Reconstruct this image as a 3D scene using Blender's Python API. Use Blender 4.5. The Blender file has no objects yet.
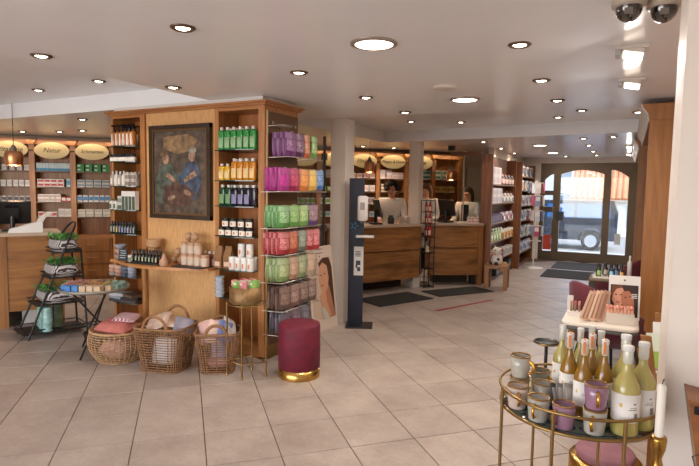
import bpy, bmesh, math, random
from mathutils import Vector, Matrix

# ------------------------------------------------------------------ camera, world, lights, exposure
S = bpy.context.scene
COL = S.collection
random.seed(7)
PI = math.pi

# shop axes: +Y runs towards the street door, camera stands above the origin
YAW, PITCH, ROLL, CAMH = math.radians(45) - 0.3028, 0.0808, 0.0157, 1.5
def cam_axes():
    cy, sy, cp, sp = math.cos(YAW), math.sin(YAW), math.cos(PITCH), math.sin(PITCH)
    f = Vector((-sy * cp, cy * cp, -sp)); r = Vector((cy, sy, 0)); u = r.cross(f)
    c, s = math.cos(ROLL), math.sin(ROLL)
    return r * c + u * s, u * c - r * s, f
R_, U_, F_ = cam_axes()
cd = bpy.data.cameras.new('camera'); cam = bpy.data.objects.new('camera', cd); COL.objects.link(cam)
cd.sensor_width = 36.0; cd.lens = 36.0 * 529.06 / 699.0; cd.clip_start = 0.02; cd.clip_end = 300
m = Matrix.Identity(4)
for i in range(3):
    m[i][0], m[i][1], m[i][2] = R_[i], U_[i], -F_[i]
m[2][3] = CAMH
cam.matrix_world = m
S.camera = cam

W = bpy.data.worlds.new('world'); S.world = W; W.use_nodes = True
wn = W.node_tree; wn.nodes.clear()
sky = wn.nodes.new('ShaderNodeTexSky'); sky.sky_type = 'NISHITA'; sky.sun_disc = False
sky.sun_elevation = math.radians(48); sky.sun_rotation = math.radians(120); sky.dust_density = 2.0
bg = wn.nodes.new('ShaderNodeBackground'); bg.inputs[1].default_value = .5
wo = wn.nodes.new('ShaderNodeOutputWorld')
wn.links.new(sky.outputs[0], bg.inputs[0]); wn.links.new(bg.outputs[0], wo.inputs[0])

def light(kind, name, loc, energy, color=(1, 1, 1), rot=(0, 0, 0), size=None, sizey=None, blend=None, spot=None, rad=None):
    d = bpy.data.lights.new(name, kind); d.energy = energy; d.color = color
    o = bpy.data.objects.new(name, d); COL.objects.link(o); o.location = loc; o.rotation_euler = rot
    if kind == 'AREA':
        d.shape = 'RECTANGLE' if sizey else 'DISK'; d.size = size
        if sizey: d.size_y = sizey
    if kind == 'SPOT':
        d.spot_size = spot; d.spot_blend = blend; d.shadow_soft_size = rad
    if kind == 'POINT': d.shadow_soft_size = rad
    return o
sun = light('SUN', 'sun_light', (5, 20, 20), 2.2, (1, .96, .9), (math.radians(40), math.radians(18), math.radians(60)))
sun.data.angle = 0.01
# daylight through the shop window behind the camera
light('AREA', 'shop_window_daylight', (-3.8, -2.85, 1.35), 135, (1.0, .97, .96), (math.radians(90), 0, 0), 5.4, 2.0)
S.view_settings.view_transform = 'Standard'; S.view_settings.look = 'None'
S.view_settings.gamma = 1.0; S.view_settings.use_curve_mapping = False
S.view_settings.exposure = 0.6

# ------------------------------------------------------------------ materials
def C(h):
    h = h.lstrip('#'); v = [int(h[i:i + 2], 16) / 255 for i in (0, 2, 4)]
    return tuple(x / 12.92 if x <= .04045 else ((x + .055) / 1.055) ** 2.4 for x in v) + (1,)
MATS = {}
def mat(key, col, rough=.5, metal=0., noise=0., nscale=20., bump=0., trans=0., emit=None, estr=0., spec=.5, coat=0., sheen=0., stretch=None, alpha=1.):
    if key in MATS: return MATS[key]
    M = bpy.data.materials.new(key); M.use_nodes = True; nt = M.node_tree; b = nt.nodes['Principled BSDF']
    c = C(col) if isinstance(col, str) else col
    b.inputs['Base Color'].default_value = c; b.inputs['Roughness'].default_value = rough
    b.inputs['Metallic'].default_value = metal; b.inputs['Specular IOR Level'].default_value = spec
    b.inputs['Coat Weight'].default_value = coat; b.inputs['Sheen Weight'].default_value = sheen
    b.inputs['Transmission Weight'].default_value = trans; b.inputs['Alpha'].default_value = alpha
    if emit is not None:
        b.inputs['Emission Color'].default_value = C(emit) if isinstance(emit, str) else emit
        b.inputs['Emission Strength'].default_value = estr
    if noise > 0 or bump > 0:
        tc = nt.nodes.new('ShaderNodeTexCoord'); mp = nt.nodes.new('ShaderNodeMapping')
        nt.links.new(tc.outputs['Object'], mp.inputs[0])
        if stretch: mp.inputs['Scale'].default_value = stretch
        n = nt.nodes.new('ShaderNodeTexNoise'); n.inputs['Scale'].default_value = nscale; n.inputs['Detail'].default_value = 5
        nt.links.new(mp.outputs[0], n.inputs['Vector'])
        if noise > 0:
            r = nt.nodes.new('ShaderNodeValToRGB')
            r.color_ramp.elements[0].position = .3; r.color_ramp.elements[1].position = .7
            r.color_ramp.elements[0].color = tuple(max(0, x * (1 - noise)) for x in c[:3]) + (1,)
            r.color_ramp.elements[1].color = tuple(min(1, x * (1 + noise * .7)) for x in c[:3]) + (1,)
            nt.links.new(n.outputs[0], r.inputs[0]); nt.links.new(r.outputs[0], b.inputs['Base Color'])
        if bump > 0:
            bp = nt.nodes.new('ShaderNodeBump'); bp.inputs['Strength'].default_value = bump; bp.inputs['Distance'].default_value = .01
            nt.links.new(n.outputs[0], bp.inputs['Height']); nt.links.new(bp.outputs[0], b.inputs['Normal'])
    MATS[key] = M
    return M
def wood(key, c1, c2, axis='z', rough=.4, scale=1., knots=0., coat=0.):
    """grain running along the given object axis"""
    if key in MATS: return MATS[key]
    M = bpy.data.materials.new(key); M.use_nodes = True; nt = M.node_tree; b = nt.nodes['Principled BSDF']
    b.inputs['Roughness'].default_value = rough; b.inputs['Coat Weight'].default_value = coat
    tc = nt.nodes.new('ShaderNodeTexCoord'); mp = nt.nodes.new('ShaderNodeMapping')
    st = {'x': (1, 14, 14), 'y': (14, 1, 14), 'z': (14, 14, 1)}[axis]
    mp.inputs['Scale'].default_value = tuple(v * scale for v in st)
    nt.links.new(tc.outputs['Object'], mp.inputs[0])
    n = nt.nodes.new('ShaderNodeTexNoise'); n.inputs['Scale'].default_value = 1.6; n.inputs['Detail'].default_value = 6
    n.inputs['Distortion'].default_value = .6
    nt.links.new(mp.outputs[0], n.inputs['Vector'])
    r = nt.nodes.new('ShaderNodeValToRGB'); r.color_ramp.elements[0].position = .32; r.color_ramp.elements[1].position = .68
    r.color_ramp.elements[0].color = C(c1); r.color_ramp.elements[1].color = C(c2)
    nt.links.new(n.outputs[0], r.inputs[0]); out = r.outputs[0]
    if knots > 0:
        mp2 = nt.nodes.new('ShaderNodeMapping'); mp2.inputs['Scale'].default_value = tuple(v ** .45 for v in st)
        nt.links.new(tc.outputs['Object'], mp2.inputs[0])
        n2 = nt.nodes.new('ShaderNodeTexNoise'); n2.inputs['Scale'].default_value = 1.3; n2.inputs['Detail'].default_value = 3
        nt.links.new(mp2.outputs[0], n2.inputs['Vector'])
        r2 = nt.nodes.new('ShaderNodeValToRGB'); r2.color_ramp.elements[0].position = .36; r2.color_ramp.elements[1].position = .5
        r2.color_ramp.elements[0].color = (1 - knots,) * 3 + (1,); r2.color_ramp.elements[1].color = (1, 1, 1, 1)
        nt.links.new(n2.outputs[0], r2.inputs[0])
        mx = nt.nodes.new('ShaderNodeMix'); mx.data_type = 'RGBA'; mx.blend_type = 'MULTIPLY'; mx.inputs[0].default_value = 1
        nt.links.new(out, mx.inputs[6]); nt.links.new(r2.outputs[0], mx.inputs[7]); out = mx.outputs[2]
    nt.links.new(out, b.inputs['Base Color'])
    MATS[key] = M
    return M
def thin_glass(key, tint=(.95, .97, .96, 1), refl=.06):
    """a thin pane: clear, with a mirror sheen that grows at grazing angles"""
    if key in MATS: return MATS[key]
    M = bpy.data.materials.new(key); M.use_nodes = True; nt = M.node_tree; nt.nodes.clear()
    o = nt.nodes.new('ShaderNodeOutputMaterial'); t = nt.nodes.new('ShaderNodeBsdfTransparent'); g = nt.nodes.new('ShaderNodeBsdfGlossy')
    t.inputs[0].default_value = tint; g.inputs['Roughness'].default_value = .02
    lw = nt.nodes.new('ShaderNodeLayerWeight'); lw.inputs[0].default_value = .12
    ml = nt.nodes.new('ShaderNodeMath'); ml.operation = 'MULTIPLY_ADD'; ml.inputs[1].default_value = .6; ml.inputs[2].default_value = refl
    mx = nt.nodes.new('ShaderNodeMixShader')
    nt.links.new(lw.outputs['Fresnel'], ml.inputs[0]); nt.links.new(ml.outputs[0], mx.inputs[0])
    nt.links.new(t.outputs[0], mx.inputs[1]); nt.links.new(g.outputs[0], mx.inputs[2]); nt.links.new(mx.outputs[0], o.inputs[0])
    MATS[key] = M
    return M
def plain(h, rough=.5, metal=0.): return mat('paint_%s_%d_%d' % (h.strip('#'), rough * 100, metal * 100), h, rough, metal)

def print_mat(key, base, c2, c3, scale=28.):
    if key in MATS: return MATS[key]
    M = mat(key, base, .35); nt = M.node_tree; b = nt.nodes['Principled BSDF']
    tc = nt.nodes.new('ShaderNodeTexCoord'); v = nt.nodes.new('ShaderNodeTexVoronoi'); v.inputs['Scale'].default_value = scale
    r = nt.nodes.new('ShaderNodeValToRGB'); r.color_ramp.interpolation = 'CONSTANT'; e = r.color_ramp.elements
    e[0].position = 0; e[0].color = C(base); e[1].position = .42; e[1].color = C(c2); x = e.new(.72); x.color = C(c3)
    sp = nt.nodes.new('ShaderNodeSeparateColor'); nt.links.new(tc.outputs['Object'], v.inputs['Vector']); nt.links.new(v.outputs['Color'], sp.inputs[0])
    nt.links.new(sp.outputs[0], r.inputs[0]); nt.links.new(r.outputs[0], b.inputs['Base Color']); return M
beech = wood('beech_wood', '#985f33', '#b47c4a', 'z', .38)
beech_x = wood('beech_wood_lengthwise', '#985f33', '#b47c4a', 'x', .38)
birch = mat('birch_panel', '#d2a069', .5, noise=.16, nscale=9, stretch=(6, 6, 1.2))
oak = wood('oak_counter', '#82532c', '#a8733f', 'x', .45, knots=.45)
oak_v = wood('oak_counter_post', '#7f522c', '#9f6c3c', 'z', .45)
oak_lt = wood('honey_oak', '#8c592c', '#a56f3c', 'z', .4)
walnut = wood('walnut', '#5e3418', '#7c4a24', 'x', .45)
white_paint = mat('white_wall_paint', '#e9ddd2', .55, noise=.02, nscale=6)
ceil_mat = mat('ceiling_lacquer', '#f1f1f3', .24, noise=.015, nscale=3, spec=.42)
bronze = mat('bronze_anodised', '#5b4a37', .4, metal=.55)
brass = mat('brushed_brass', '#97794b', .36, metal=1., noise=.06, nscale=40)
gold = mat('polished_gold', '#d9a23e', .14, metal=1.)
copper = mat('copper_lamp', '#d99a6c', .3, metal=.9)
black = mat('black_metal', '#161412', .45)
black_pl = mat('black_plastic', '#131315', .35)
white_pl = mat('white_plastic', '#e6e2dd', .4)
glass = thin_glass('clear_pane')
shelf_glass = thin_glass('green_shelf_glass', (.82, .93, .88, 1), .08)
shelf_edge = mat('green_glass_edge', '#1f3d36', .15, spec=.8)
burg = mat('burgundy_velvet', '#640b24', .7, noise=.25, nscale=14, sheen=.0, bump=.15)
steel = mat('satin_steel', '#b9b9b6', .3, metal=1.)

# ------------------------------------------------------------------ mesh helpers
class MB:
    def __init__(s): s.v, s.f, s.m, s.sm = [], [], [], []
    def add(s, vs, fs, m=0, smooth=False, X=None):
        o = len(s.v)
        s.v += [tuple(X @ Vector(p)) if X else tuple(p) for p in vs]
        s.f += [tuple(i + o for i in f) for f in fs]; s.m += [m] * len(fs); s.sm += [smooth] * len(fs)
        return s
    def box(s, c, d, m=0, rz=0., rx=0., ry=0.):
        x, y, z = d[0] / 2, d[1] / 2, d[2] / 2
        vs = [(a * x, b * y, k * z) for k in (-1, 1) for a, b in ((-1, -1), (1, -1), (1, 1), (-1, 1))]
        X = Matrix.Translation(c) @ Matrix.Rotation(rz, 4, 'Z') @ Matrix.Rotation(ry, 4, 'Y') @ Matrix.Rotation(rx, 4, 'X')
        return s.add(vs, [(3, 2, 1, 0), (4, 5, 6, 7), (0, 1, 5, 4), (1, 2, 6, 5), (2, 3, 7, 6), (3, 0, 4, 7)], m, False, X)
    def b2(s, lo, hi, m=0):
        return s.box([(a + b) / 2 for a, b in zip(lo, hi)], [b - a for a, b in zip(lo, hi)], m)
    def rbox(s, c, d, r, m=0, rz=0., seg=3):
        """box with rounded vertical edges and softened top and bottom"""
        x, y, z = d[0] / 2, d[1] / 2, d[2] / 2; e = min(r, z * .9) * .5
        def ring(ins, zz):
            q = []
            for cx, cy, a0 in ((1, 1, 0), (-1, 1, 90), (-1, -1, 180), (1, -1, 270)):
                for k in range(seg + 1):
                    a = math.radians(a0 + 90 * k / seg); rr = max(r - ins, .0005)
                    q.append((cx * (x - r) + rr * math.cos(a), cy * (y - r) + rr * math.sin(a), zz))
            return q
        rs = [ring(e, -z), ring(0, -z + e), ring(0, z - e), ring(e, z)]
        return s.loft(rs, m, X=Matrix.Translation(c) @ Matrix.Rotation(rz, 4, 'Z'))
    def loft(s, rings, m=0, caps=True, smooth=True, X=None, closed=True):
        n = len(rings[0]); vs = [p for r in rings for p in r]; fs = []
        for k in range(len(rings) - 1):
            for i in range(n if closed else n - 1):
                j = (i + 1) % n; fs.append((k * n + i, k * n + j, (k + 1) * n + j, (k + 1) * n + i))
        s.add(vs, fs, m, smooth, X)
        if caps:
            s.add(rings[0], [tuple(range(n))[::-1]], m, False, X); s.add(rings[-1], [tuple(range(n))], m, False, X)
        return s
    def lathe(s, prof, n=16, m=0, c=(0, 0, 0), caps=True, smooth=True, sx=1., sy=1., sq=0.):
        rs = []
        for r, z in prof:
            q = []
            for k in range(n):
                a = 2 * PI * k / n; ca, sa = math.cos(a), math.sin(a)
                if sq:
                    p = 1 - sq; ca = math.copysign(abs(ca) ** p, ca); sa = math.copysign(abs(sa) ** p, sa)
                q.append((c[0] + r * ca * sx, c[1] + r * sa * sy, c[2] + z))
            rs.append(q)
        return s.loft(rs, m, caps, smooth)
    def cyl(s, p0, p1, r, n=8, m=0, r1=None, caps=True):
        p0, p1 = Vector(p0), Vector(p1); d = (p1 - p0); L = d.length
        if L < 1e-6: return s
        q = Vector((0, 0, 1)).rotation_difference(d.normalized()).to_matrix().to_4x4()
        r1 = r if r1 is None else r1
        rs = [[(rr * math.cos(2 * PI * k / n), rr * math.sin(2 * PI * k / n), z) for k in range(n)] for rr, z in ((r, 0), (r1, L))]
        return s.loft(rs, m, caps, True, Matrix.Translation(p0) @ q)
    def tube(s, pts, r, n=6, m=0, closed=False, caps=True):
        pts = [Vector(p) for p in pts]; N = len(pts); rs = []; up = None
        for i, p in enumerate(pts):
            a = pts[(i - 1) % N] if (closed or i > 0) else p; b = pts[(i + 1) % N] if (closed or i < N - 1) else p
            t = (b - a).normalized()
            if up is None:
                up = Vector((0, 0, 1)) if abs(t.z) < .9 else Vector((1, 0, 0))
            u = (up - t * up.dot(t))
            u = u.normalized() if u.length > 1e-4 else t.orthogonal().normalized()
            up = u; w = t.cross(u); rr = r[i] if isinstance(r, (list, tuple)) else r
            rs.append([tuple(p + (u * math.cos(2 * PI * k / n) + w * math.sin(2 * PI * k / n)) * rr) for k in range(n)])
        if closed: rs.append(rs[0])
        return s.loft(rs, m, caps and not closed, True)
    def prism(s, poly, z0, z1, m=0, X=None):
        """polygon (x, y) extruded along z, then transformed"""
        n = len(poly); vs = [(p[0], p[1], z0) for p in poly] + [(p[0], p[1], z1) for p in poly]
        fs = [tuple(range(n))[::-1], tuple(range(n, 2 * n))] + [(i, (i + 1) % n, n + (i + 1) % n, n + i) for i in range(n)]
        return s.add(vs, fs, m, False, X)
    def mesh(s, name, mats):
        me = bpy.data.meshes.new(name); me.from_pydata(s.v, [], s.f)
        for k in (mats if isinstance(mats, (list, tuple)) else [mats]): me.materials.append(k)
        me.polygons.foreach_set('material_index', s.m); me.polygons.foreach_set('use_smooth', s.sm)
        bm = bmesh.new(); bm.from_mesh(me); bmesh.ops.recalc_face_normals(bm, faces=bm.faces); bm.to_mesh(me); bm.free()
        me.update(); return me
    def build(s, name, mats, parent=None, loc=None, rz=0.):
        return link(name, s.mesh(name, mats), parent, loc, rz)
def link(name, me, parent=None, loc=None, rz=0., scale=None):
    o = bpy.data.objects.new(name, me); COL.objects.link(o)
    if parent: o.parent = parent
    if loc is not None: o.location = loc
    if rz: o.rotation_euler[2] = rz
    if scale: o.scale = scale
    return o
def tag(o, label, cat, group=None, kind=None):
    o['label'] = label; o['category'] = cat
    if group: o['group'] = group
    if kind: o['kind'] = kind
    return o
def struct(o, label=None):
    o['kind'] = 'structure'
    if label: o['label'] = label
    return o
def thing(name, label, cat, loc=(0, 0, 0), rz=0., group=None):
    o = bpy.data.objects.new(name, None); COL.objects.link(o); o.empty_display_size = .05
    o.location = loc; o.rotation_euler = (0, 0, rz)
    return tag(o, label, cat, group)
ORDS = ['first', 'second', 'third', 'fourth', 'fifth', 'sixth', 'seventh', 'eighth', 'ninth', 'tenth', 'eleventh', 'twelfth', 'thirteenth', 'fourteenth']
def ordn(i, n, side='left'):
    if n == 1: return 'single'
    if n == 2: return ('left' if i == 0 else 'right') + '-hand'
    if i == 0: return 'leftmost'
    if i == n - 1: return 'rightmost'
    if n % 2 and i == n // 2: return 'middle'
    return ORDS[i] + ' from left' if i < n / 2 else ORDS[n - 1 - i] + ' from right'
_font_cache = {}
def text_mesh(body, size, mt, depth=.0015, shear=0., align='CENTER'):
    k = (body, size, mt.name, shear, align)
    if k in _font_cache: return _font_cache[k]
    cu = bpy.data.curves.new('lettering', 'FONT'); cu.body = body; cu.size = size; cu.align_x = align; cu.align_y = 'CENTER'
    cu.extrude = depth / 2; cu.shear = shear; cu.resolution_u = 2
    o = bpy.data.objects.new('lettering', cu); COL.objects.link(o)
    dg = bpy.context.evaluated_depsgraph_get(); me = bpy.data.meshes.new_from_object(o.evaluated_get(dg))
    bpy.data.objects.remove(o); me.materials.clear(); me.materials.append(mt); me.name = 'lettering'
    _font_cache[k] = me
    return me
def lettering(body, size, mt, parent, loc, rz=0., rx=PI / 2, shear=0., align='CENTER'):
    o = link('lettering', text_mesh(body, size, mt, shear=shear, align=align), parent, loc); o.rotation_euler = (rx, 0, rz)
    return o
# ------------------------------------------------------------------ the room
XL, XR, YN, YD, HC = -10.2, 1.0, -3.0, 12.65, 2.285
# floor: grout bed with one tile object each for the tiles seen largest
grout = mat('grout', '#5c4b3f', .9, noise=.2, nscale=8)
def tile_mat():
    M = bpy.data.materials.new('beige_stone_tile'); M.use_nodes = True; nt = M.node_tree; b = nt.nodes['Principled BSDF']
    g = nt.nodes.new('ShaderNodeNewGeometry'); oi = nt.nodes.new('ShaderNodeObjectInfo')
    n = nt.nodes.new('ShaderNodeTexNoise'); n.inputs['Scale'].default_value = 3.2; n.inputs['Detail'].default_value = 8; n.inputs['Roughness'].default_value = .65
    n2 = nt.nodes.new('ShaderNodeTexNoise'); n2.inputs['Scale'].default_value = 38; n2.inputs['Detail'].default_value = 4
    nt.links.new(g.outputs['Position'], n.inputs['Vector']); nt.links.new(g.outputs['Position'], n2.inputs['Vector'])
    ad = nt.nodes.new('ShaderNodeMath'); ad.operation = 'MULTIPLY_ADD'; ad.inputs[1].default_value = .3
    nt.links.new(n2.outputs[0], ad.inputs[0]); nt.links.new(n.outputs[0], ad.inputs[2])
    a2 = nt.nodes.new('ShaderNodeMath'); a2.operation = 'MULTIPLY_ADD'; a2.inputs[1].default_value = .16
    nt.links.new(oi.outputs['Random'], a2.inputs[0]); nt.links.new(ad.outputs[0], a2.inputs[2])
    r = nt.nodes.new('ShaderNodeValToRGB'); r.color_ramp.elements[0].position = .45; r.color_ramp.elements[1].position = .95
    r.color_ramp.elements[0].color = C('#8c7c72'); r.color_ramp.elements[1].color = C('#b0a094')
    nt.links.new(a2.outputs[0], r.inputs[0]); nt.links.new(r.outputs[0], b.inputs['Base Color'])
    b.inputs['Roughness'].default_value = .38; b.inputs['Specular IOR Level'].default_value = .4
    bp = nt.nodes.new('ShaderNodeBump'); bp.inputs['Strength'].default_value = .06; bp.inputs['Distance'].default_value = .01
    nt.links.new(n2.outputs[0], bp.inputs['Height']); nt.links.new(bp.outputs[0], b.inputs['Normal'])
    return M
tmat = tile_mat()
floor = struct(MB().b2((XL, YN, -.15), (XR, YD + .1, -.004)).build('floor', grout), 'beige stone tiles laid diagonally')
T, sq2 = .4071, math.sqrt(.5)
def tile_pt(i, j): 
    a, b = (i - 2.7477) * T, (j + 6.9944) * T
    return (a * sq2 - b * sq2, a * sq2 + b * sq2)
g2 = .003
def tile_mb():
    h = T / 2 - g2; e = .003
    rs = [[(x * (h - ins), y * (h - ins), z) for x, y in ((-1, -1), (1, -1), (1, 1), (-1, 1))] for ins, z in ((0, -.008), (0, -.0015), (e, 0))]
    return MB().loft(rs, smooth=False)
tme = tile_mb().mesh('tile', tmat)
def inroom(x, y):
    return XL + .25 < x < XR - .25 and YN + .25 < y < YD - .2 and y - x < 13.9 and not (x < -2.2 and y > 11.2)
vis, rest = [], []
for i in range(-30, 50):
    for j in range(-30, 50):
        x, y = tile_pt(i + .5, j + .5)
        if not inroom(x, y): continue
        d = Vector((x, y, -CAMH)); dz = d.dot(F_)
        u, v = (349.5 + 529 * d.dot(R_) / dz, 233 - 529 * d.dot(U_) / dz) if dz > .3 else (-999, -999)
        if dz > .3 and -25 < u < 724 and v < 510: vis.append((dz, x, y))
        else: rest.append((dz, x, y))
vis.sort(); rest += vis[300:]
for dz, x, y in vis[:300]:
    link('tile', tme, floor, (x, y, 0), PI / 4)
rb = MB(); proto = tile_mb()
for dz, x, y in rest:
    rb.add(proto.v, proto.f, 0, False, Matrix.Translation((x, y, 0)) @ Matrix.Rotation(PI / 4, 4, 'Z'))
o = rb.build('tile_field', tmat, floor); o['kind'] = 'stuff'

# ceiling with two raised coffers
cm = MB()
def cq(*p, z=HC): cm.add([(a, b, z) for a, b in p], [tuple(range(len(p)))])
r1x, r1y0, r1y1, hz = -3.38, .2, 3.75, 2.452
A, B, Cc, D = (-3.55, 5.06), (XR, 5.42), (XR, 7.55), (-3.55, 7.98)
cq((XL, YN), (XR, YN), (XR, r1y0), (XL, r1y0))
cq((r1x, r1y0), (XR, r1y0), (XR, r1y1), (r1x, r1y1))
cq((XL, r1y1), (XR, r1y1), B, A, (XL, A[1]))
cq((XL, A[1]), A, D, (XL, D[1]))
cq((XL, D[1]), D, Cc, (XR, YD + .1), (XL, YD + .1))
for rec in ([(XL, r1y0), (r1x, r1y0), (r1x, r1y1), (XL, r1y1)], [A, B, Cc, D]):
    cq(*rec, z=hz)
    for k in range(4):
        p, q = rec[k], rec[(k + 1) % 4]
        cm.add([(p[0], p[1], HC), (q[0], q[1], HC), (q[0], q[1], hz), (p[0], p[1], hz)], [(0, 1, 2, 3)])
cm.b2((XL - .1, YN - .1, hz + .02), (XR + .1, YD + .1, hz + .1))
ceiling = struct(cm.build('ceiling', ceil_mat), 'glossy off-white ceiling with two raised coffers')

# walls
def wallbox(name, lo, hi, mt=white_paint): return struct(MB().b2(lo, hi).build(name, mt))
wallbox('wall_right', (XR, YN, 0), (XR + .15, YD, hz))
wallbox('wall_left', (XL - .15, YN, 0), (XL, 4.0, hz))
# rear wall behind the camera: shop window piers, sill and lintel around the glazing
w = MB(); w.b2((XL, YN - .2, 0), (XR, YN, .32)); w.b2((XL, YN - .2, 2.38), (XR, YN, hz + .02))
for x in (XL, -5.7, 0.15): w.b2((x, YN - .2, .3), (x + (4.4 if x == XL else .18 if x < -1 else .85), YN, 2.4))
struct(w.build('wall_rear', white_paint))
# wall behind the back shelving runs along the tile diagonal
s2_ = math.sqrt(.5)
def diag(s, k, z=0.):      # s metres along the diagonal, k = y - x
    return (s * s2_ - k / 2, s * s2_ + k / 2, z)
w = MB(); p0 = diag(-4.6, 13.8); p1 = diag(6.6, 13.8)
w.add([p0, p1, (p1[0], p1[1], hz), (p0[0], p0[1], hz), (p0[0] - .1, p0[1] + .1, 0), (p1[0] - .1, p1[1] + .1, 0), (p1[0] - .1, p1[1] + .1, hz), (p0[0] - .1, p0[1] + .1, hz)],
      [(0, 1, 2, 3), (4, 7, 6, 5), (0, 4, 5, 1), (3, 2, 6, 7), (0, 3, 7, 4), (1, 5, 6, 2)])
struct(w.build('wall_back', mat('warm_plaster', '#cdb79c', .7)))
wallbox("wall_side", (-2.25, 9.6, 0), (-2.14, YD, hz), mat('warm_plaster_side', '#d6c6b4', .7))
# street wall with the door opening
w = MB(); w.b2((-2.6, YD, 0), (-1.77, YD + .2, HC + .05)); w.b2((.235, YD, 0), (XR, YD + .2, HC + .05)); w.b2((-1.77, YD, 2.17), (.235, YD + .2, HC + .05))
struct(w.build('wall_street', white_paint))
# slim square pillar by the poster, second pillar behind the counter, wide pillar by the camera
def pillar(lo, hi, label):
    o = MB().b2(lo, hi).build('wall_pillar', white_paint); return struct(o, label)
pillar((-2.975, 5.2, 0), (-2.79, 5.41, HC), 'slim white square pillar behind the sanitiser stand')
pillar((-3.13, 8.0, 0), (-2.955, 8.18, HC), 'pale pillar rising behind the service counters')
pillar((.138, 2.0, 0), (XR, 2.36, HC), 'wide white pillar at the right edge')

# ------------------------------------------------------------------ glazed street door
dy = YD + .06
def arch_panel(x0, x1, z0, z1, rise, n=10, side=0):
    """frame infill above an arched pane: fills from the arch up to z1"""
    pts = []
    for k in range(n + 1):
        t = k / n
        h = math.sin(t * PI) if side == 0 else (math.sin(t * PI / 2) if side > 0 else math.cos(t * PI / 2))
        pts.append((x0 + (x1 - x0) * t, z0 + rise * h))
    return pts
door = struct(thing('door_1', 'bronze framed glass street door with side lights', 'door', (0, dy, 0)))
del door['category']
fr = MB()
for a, b in ((-1.77, -1.68), (-.475, -.335), (.0, .17), (-1.49, -1.345), (.17, .235)): fr.b2((a, -.05, 0), (b, .05, 2.17))
fr.b2((-1.768, -.047, 2.06), (.233, .047, 2.168)); fr.b2((-1.768, -.047, .001), (.233, .047, .2))
fr.b2((-1.68, -.045, 1.46), (-1.49, .045, 1.56)); fr.b2((-1.68, -.045, 1.08), (-1.49, .045, 1.20))
fr.build('door_frame', bronze, door)
XZ = Matrix(((1, 0, 0, 0), (0, 0, 1, 0), (0, 1, 0, 0), (0, 0, 0, 1)))
for x0, x1, z0, rise, side in ((-1.345, -.475, 1.93, .09, 0), (-1.68, -1.49, 1.80, .13, 1), (-.335, .0, 1.86, .16, -1)):
    p = arch_panel(x0, x1, z0, 2.06, rise, side=side); poly = p + [(x1, 2.08), (x0, 2.08)]
    b = MB(); n = len(p)
    for k in range(n - 1):
        b.prism([p[k], p[k + 1], (p[k + 1][0], 2.08), (p[k][0], 2.08)], -.045, .045, 0, XZ)
    b.build('arched_head', bronze, door)
for x0, x1, z0, z1 in ((-1.345, -.475, .2, 2.03), (-1.68, -1.49, 1.56, 1.95), (-1.68, -1.49, 1.2, 1.46), (-1.68, -1.49, .2, 1.08), (-.335, .0, .2, 2.04)):
    MB().b2((x0, -.006, z0), (x1, .006, z1)).build('pane', glass, door)
b = MB(); b.box((-1.33, -.075, 1.0), (.16, .05, .2)); b.build('lock_case', black_pl, door)
b = MB(); b.cyl((-1.47, -.09, .9), (-1.47, -.09, 1.2), .012); b.cyl((-1.47, -.05, .95), (-1.47, -.1, .95), .008); b.cyl((-1.47, -.05, 1.15), (-1.47, -.1, 1.15), .008)
b.build('door_handle', steel, door)
b = MB(); b.b2((-1.67, -.012, .22), (-1.5, -.008, .56)); b.build('red_poster', plain('#c8452e'), door)
b = MB(); b.b2((-.22, -.012, .42), (-.1, -.008, .66)); b.build('notice', plain('#cfcfd2'), door)

# ------------------------------------------------------------------ street outside
struct(MB().b2((-14, YD + .2, -.6), (14, YD + 2.6, -.03)).build('pavement', mat('pavement_slabs', '#b9b6b0', .8, noise=.1, nscale=6)))
struct(MB().b2((-30, YD + 2.6, -.6), (30, 48, -.42)).build('street', mat('asphalt', '#8d8c8b', .85, noise=.12, nscale=12)))
# parked van
van = thing('van', 'dark blue-grey van parked in the street beyond the glass door', 'car', (-2.3, 20.5, -.42))
van.scale = (.92, .92, .98)
paint = mat('van_paint', '#39404c', .25, metal=.4, coat=.6)
side = [(-x, z) for x, z in [(-2.2, .35), (2.35, .35), (2.42, .75), (2.25, 1.0), (1.65, 1.08), (1.05, 1.66), (.7, 1.72), (-2.05, 1.74), (-2.22, 1.3)]][::-1]
b = MB(); b.prism([(x, z) for x, z in side], -.9, .9, 0, XZ); b.build('body', paint, van)
wg = mat('van_window', '#2c5f96', .12, spec=.8)
for x0, x1, xt0, xt1 in ((.85, 1.98, .85, 1.95), (-.2, .75, -.2, .75), (-1.45, -.3, -1.0, -.3)):
    b = MB(); b.prism([(x0, 1.12), (x1, 1.12), (xt1, 1.6), (xt0, 1.6)], -.915, -.895, 0, XZ); b.build('side_window', wg, van)
for x in (-1.45, 1.35):
    wh = MB(); wh.cyl((x, -.93, .33), (x, -.72, .33), .33, 24); wo_ = wh.build('wheel', plain('#18181a', .8), van)
    h = MB(); h.cyl((x, -.945, .33), (x, -.92, .33), .21, 20)
    for k in range(5):
        a = 2 * PI * k / 5; h.box((x + .1 * math.cos(a), -.95, .33 + .1 * math.sin(a)), (.2, .02, .05), 0, 0, 0, -a)
    h.build('hub_cap', plain('#c8ccd2', .3, .6), wo_)
    ar = MB(); ar.tube([(x + .4 * math.cos(t * PI / 12), -.9, .33 + .4 * math.sin(t * PI / 12)) for t in range(13)], .035); ar.build('wheel_arch', plain('#22252b', .5), van)
b = MB(); b.b2((-1.9, -.93, .62), (1.9, -.9, .67)); b.build('trim_strip', plain('#1d2026', .5), van)
b = MB(); b.box((-1.25, -1.0, 1.18), (.12, .14, .16)); b.build('side_mirror', paint, van)
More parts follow.
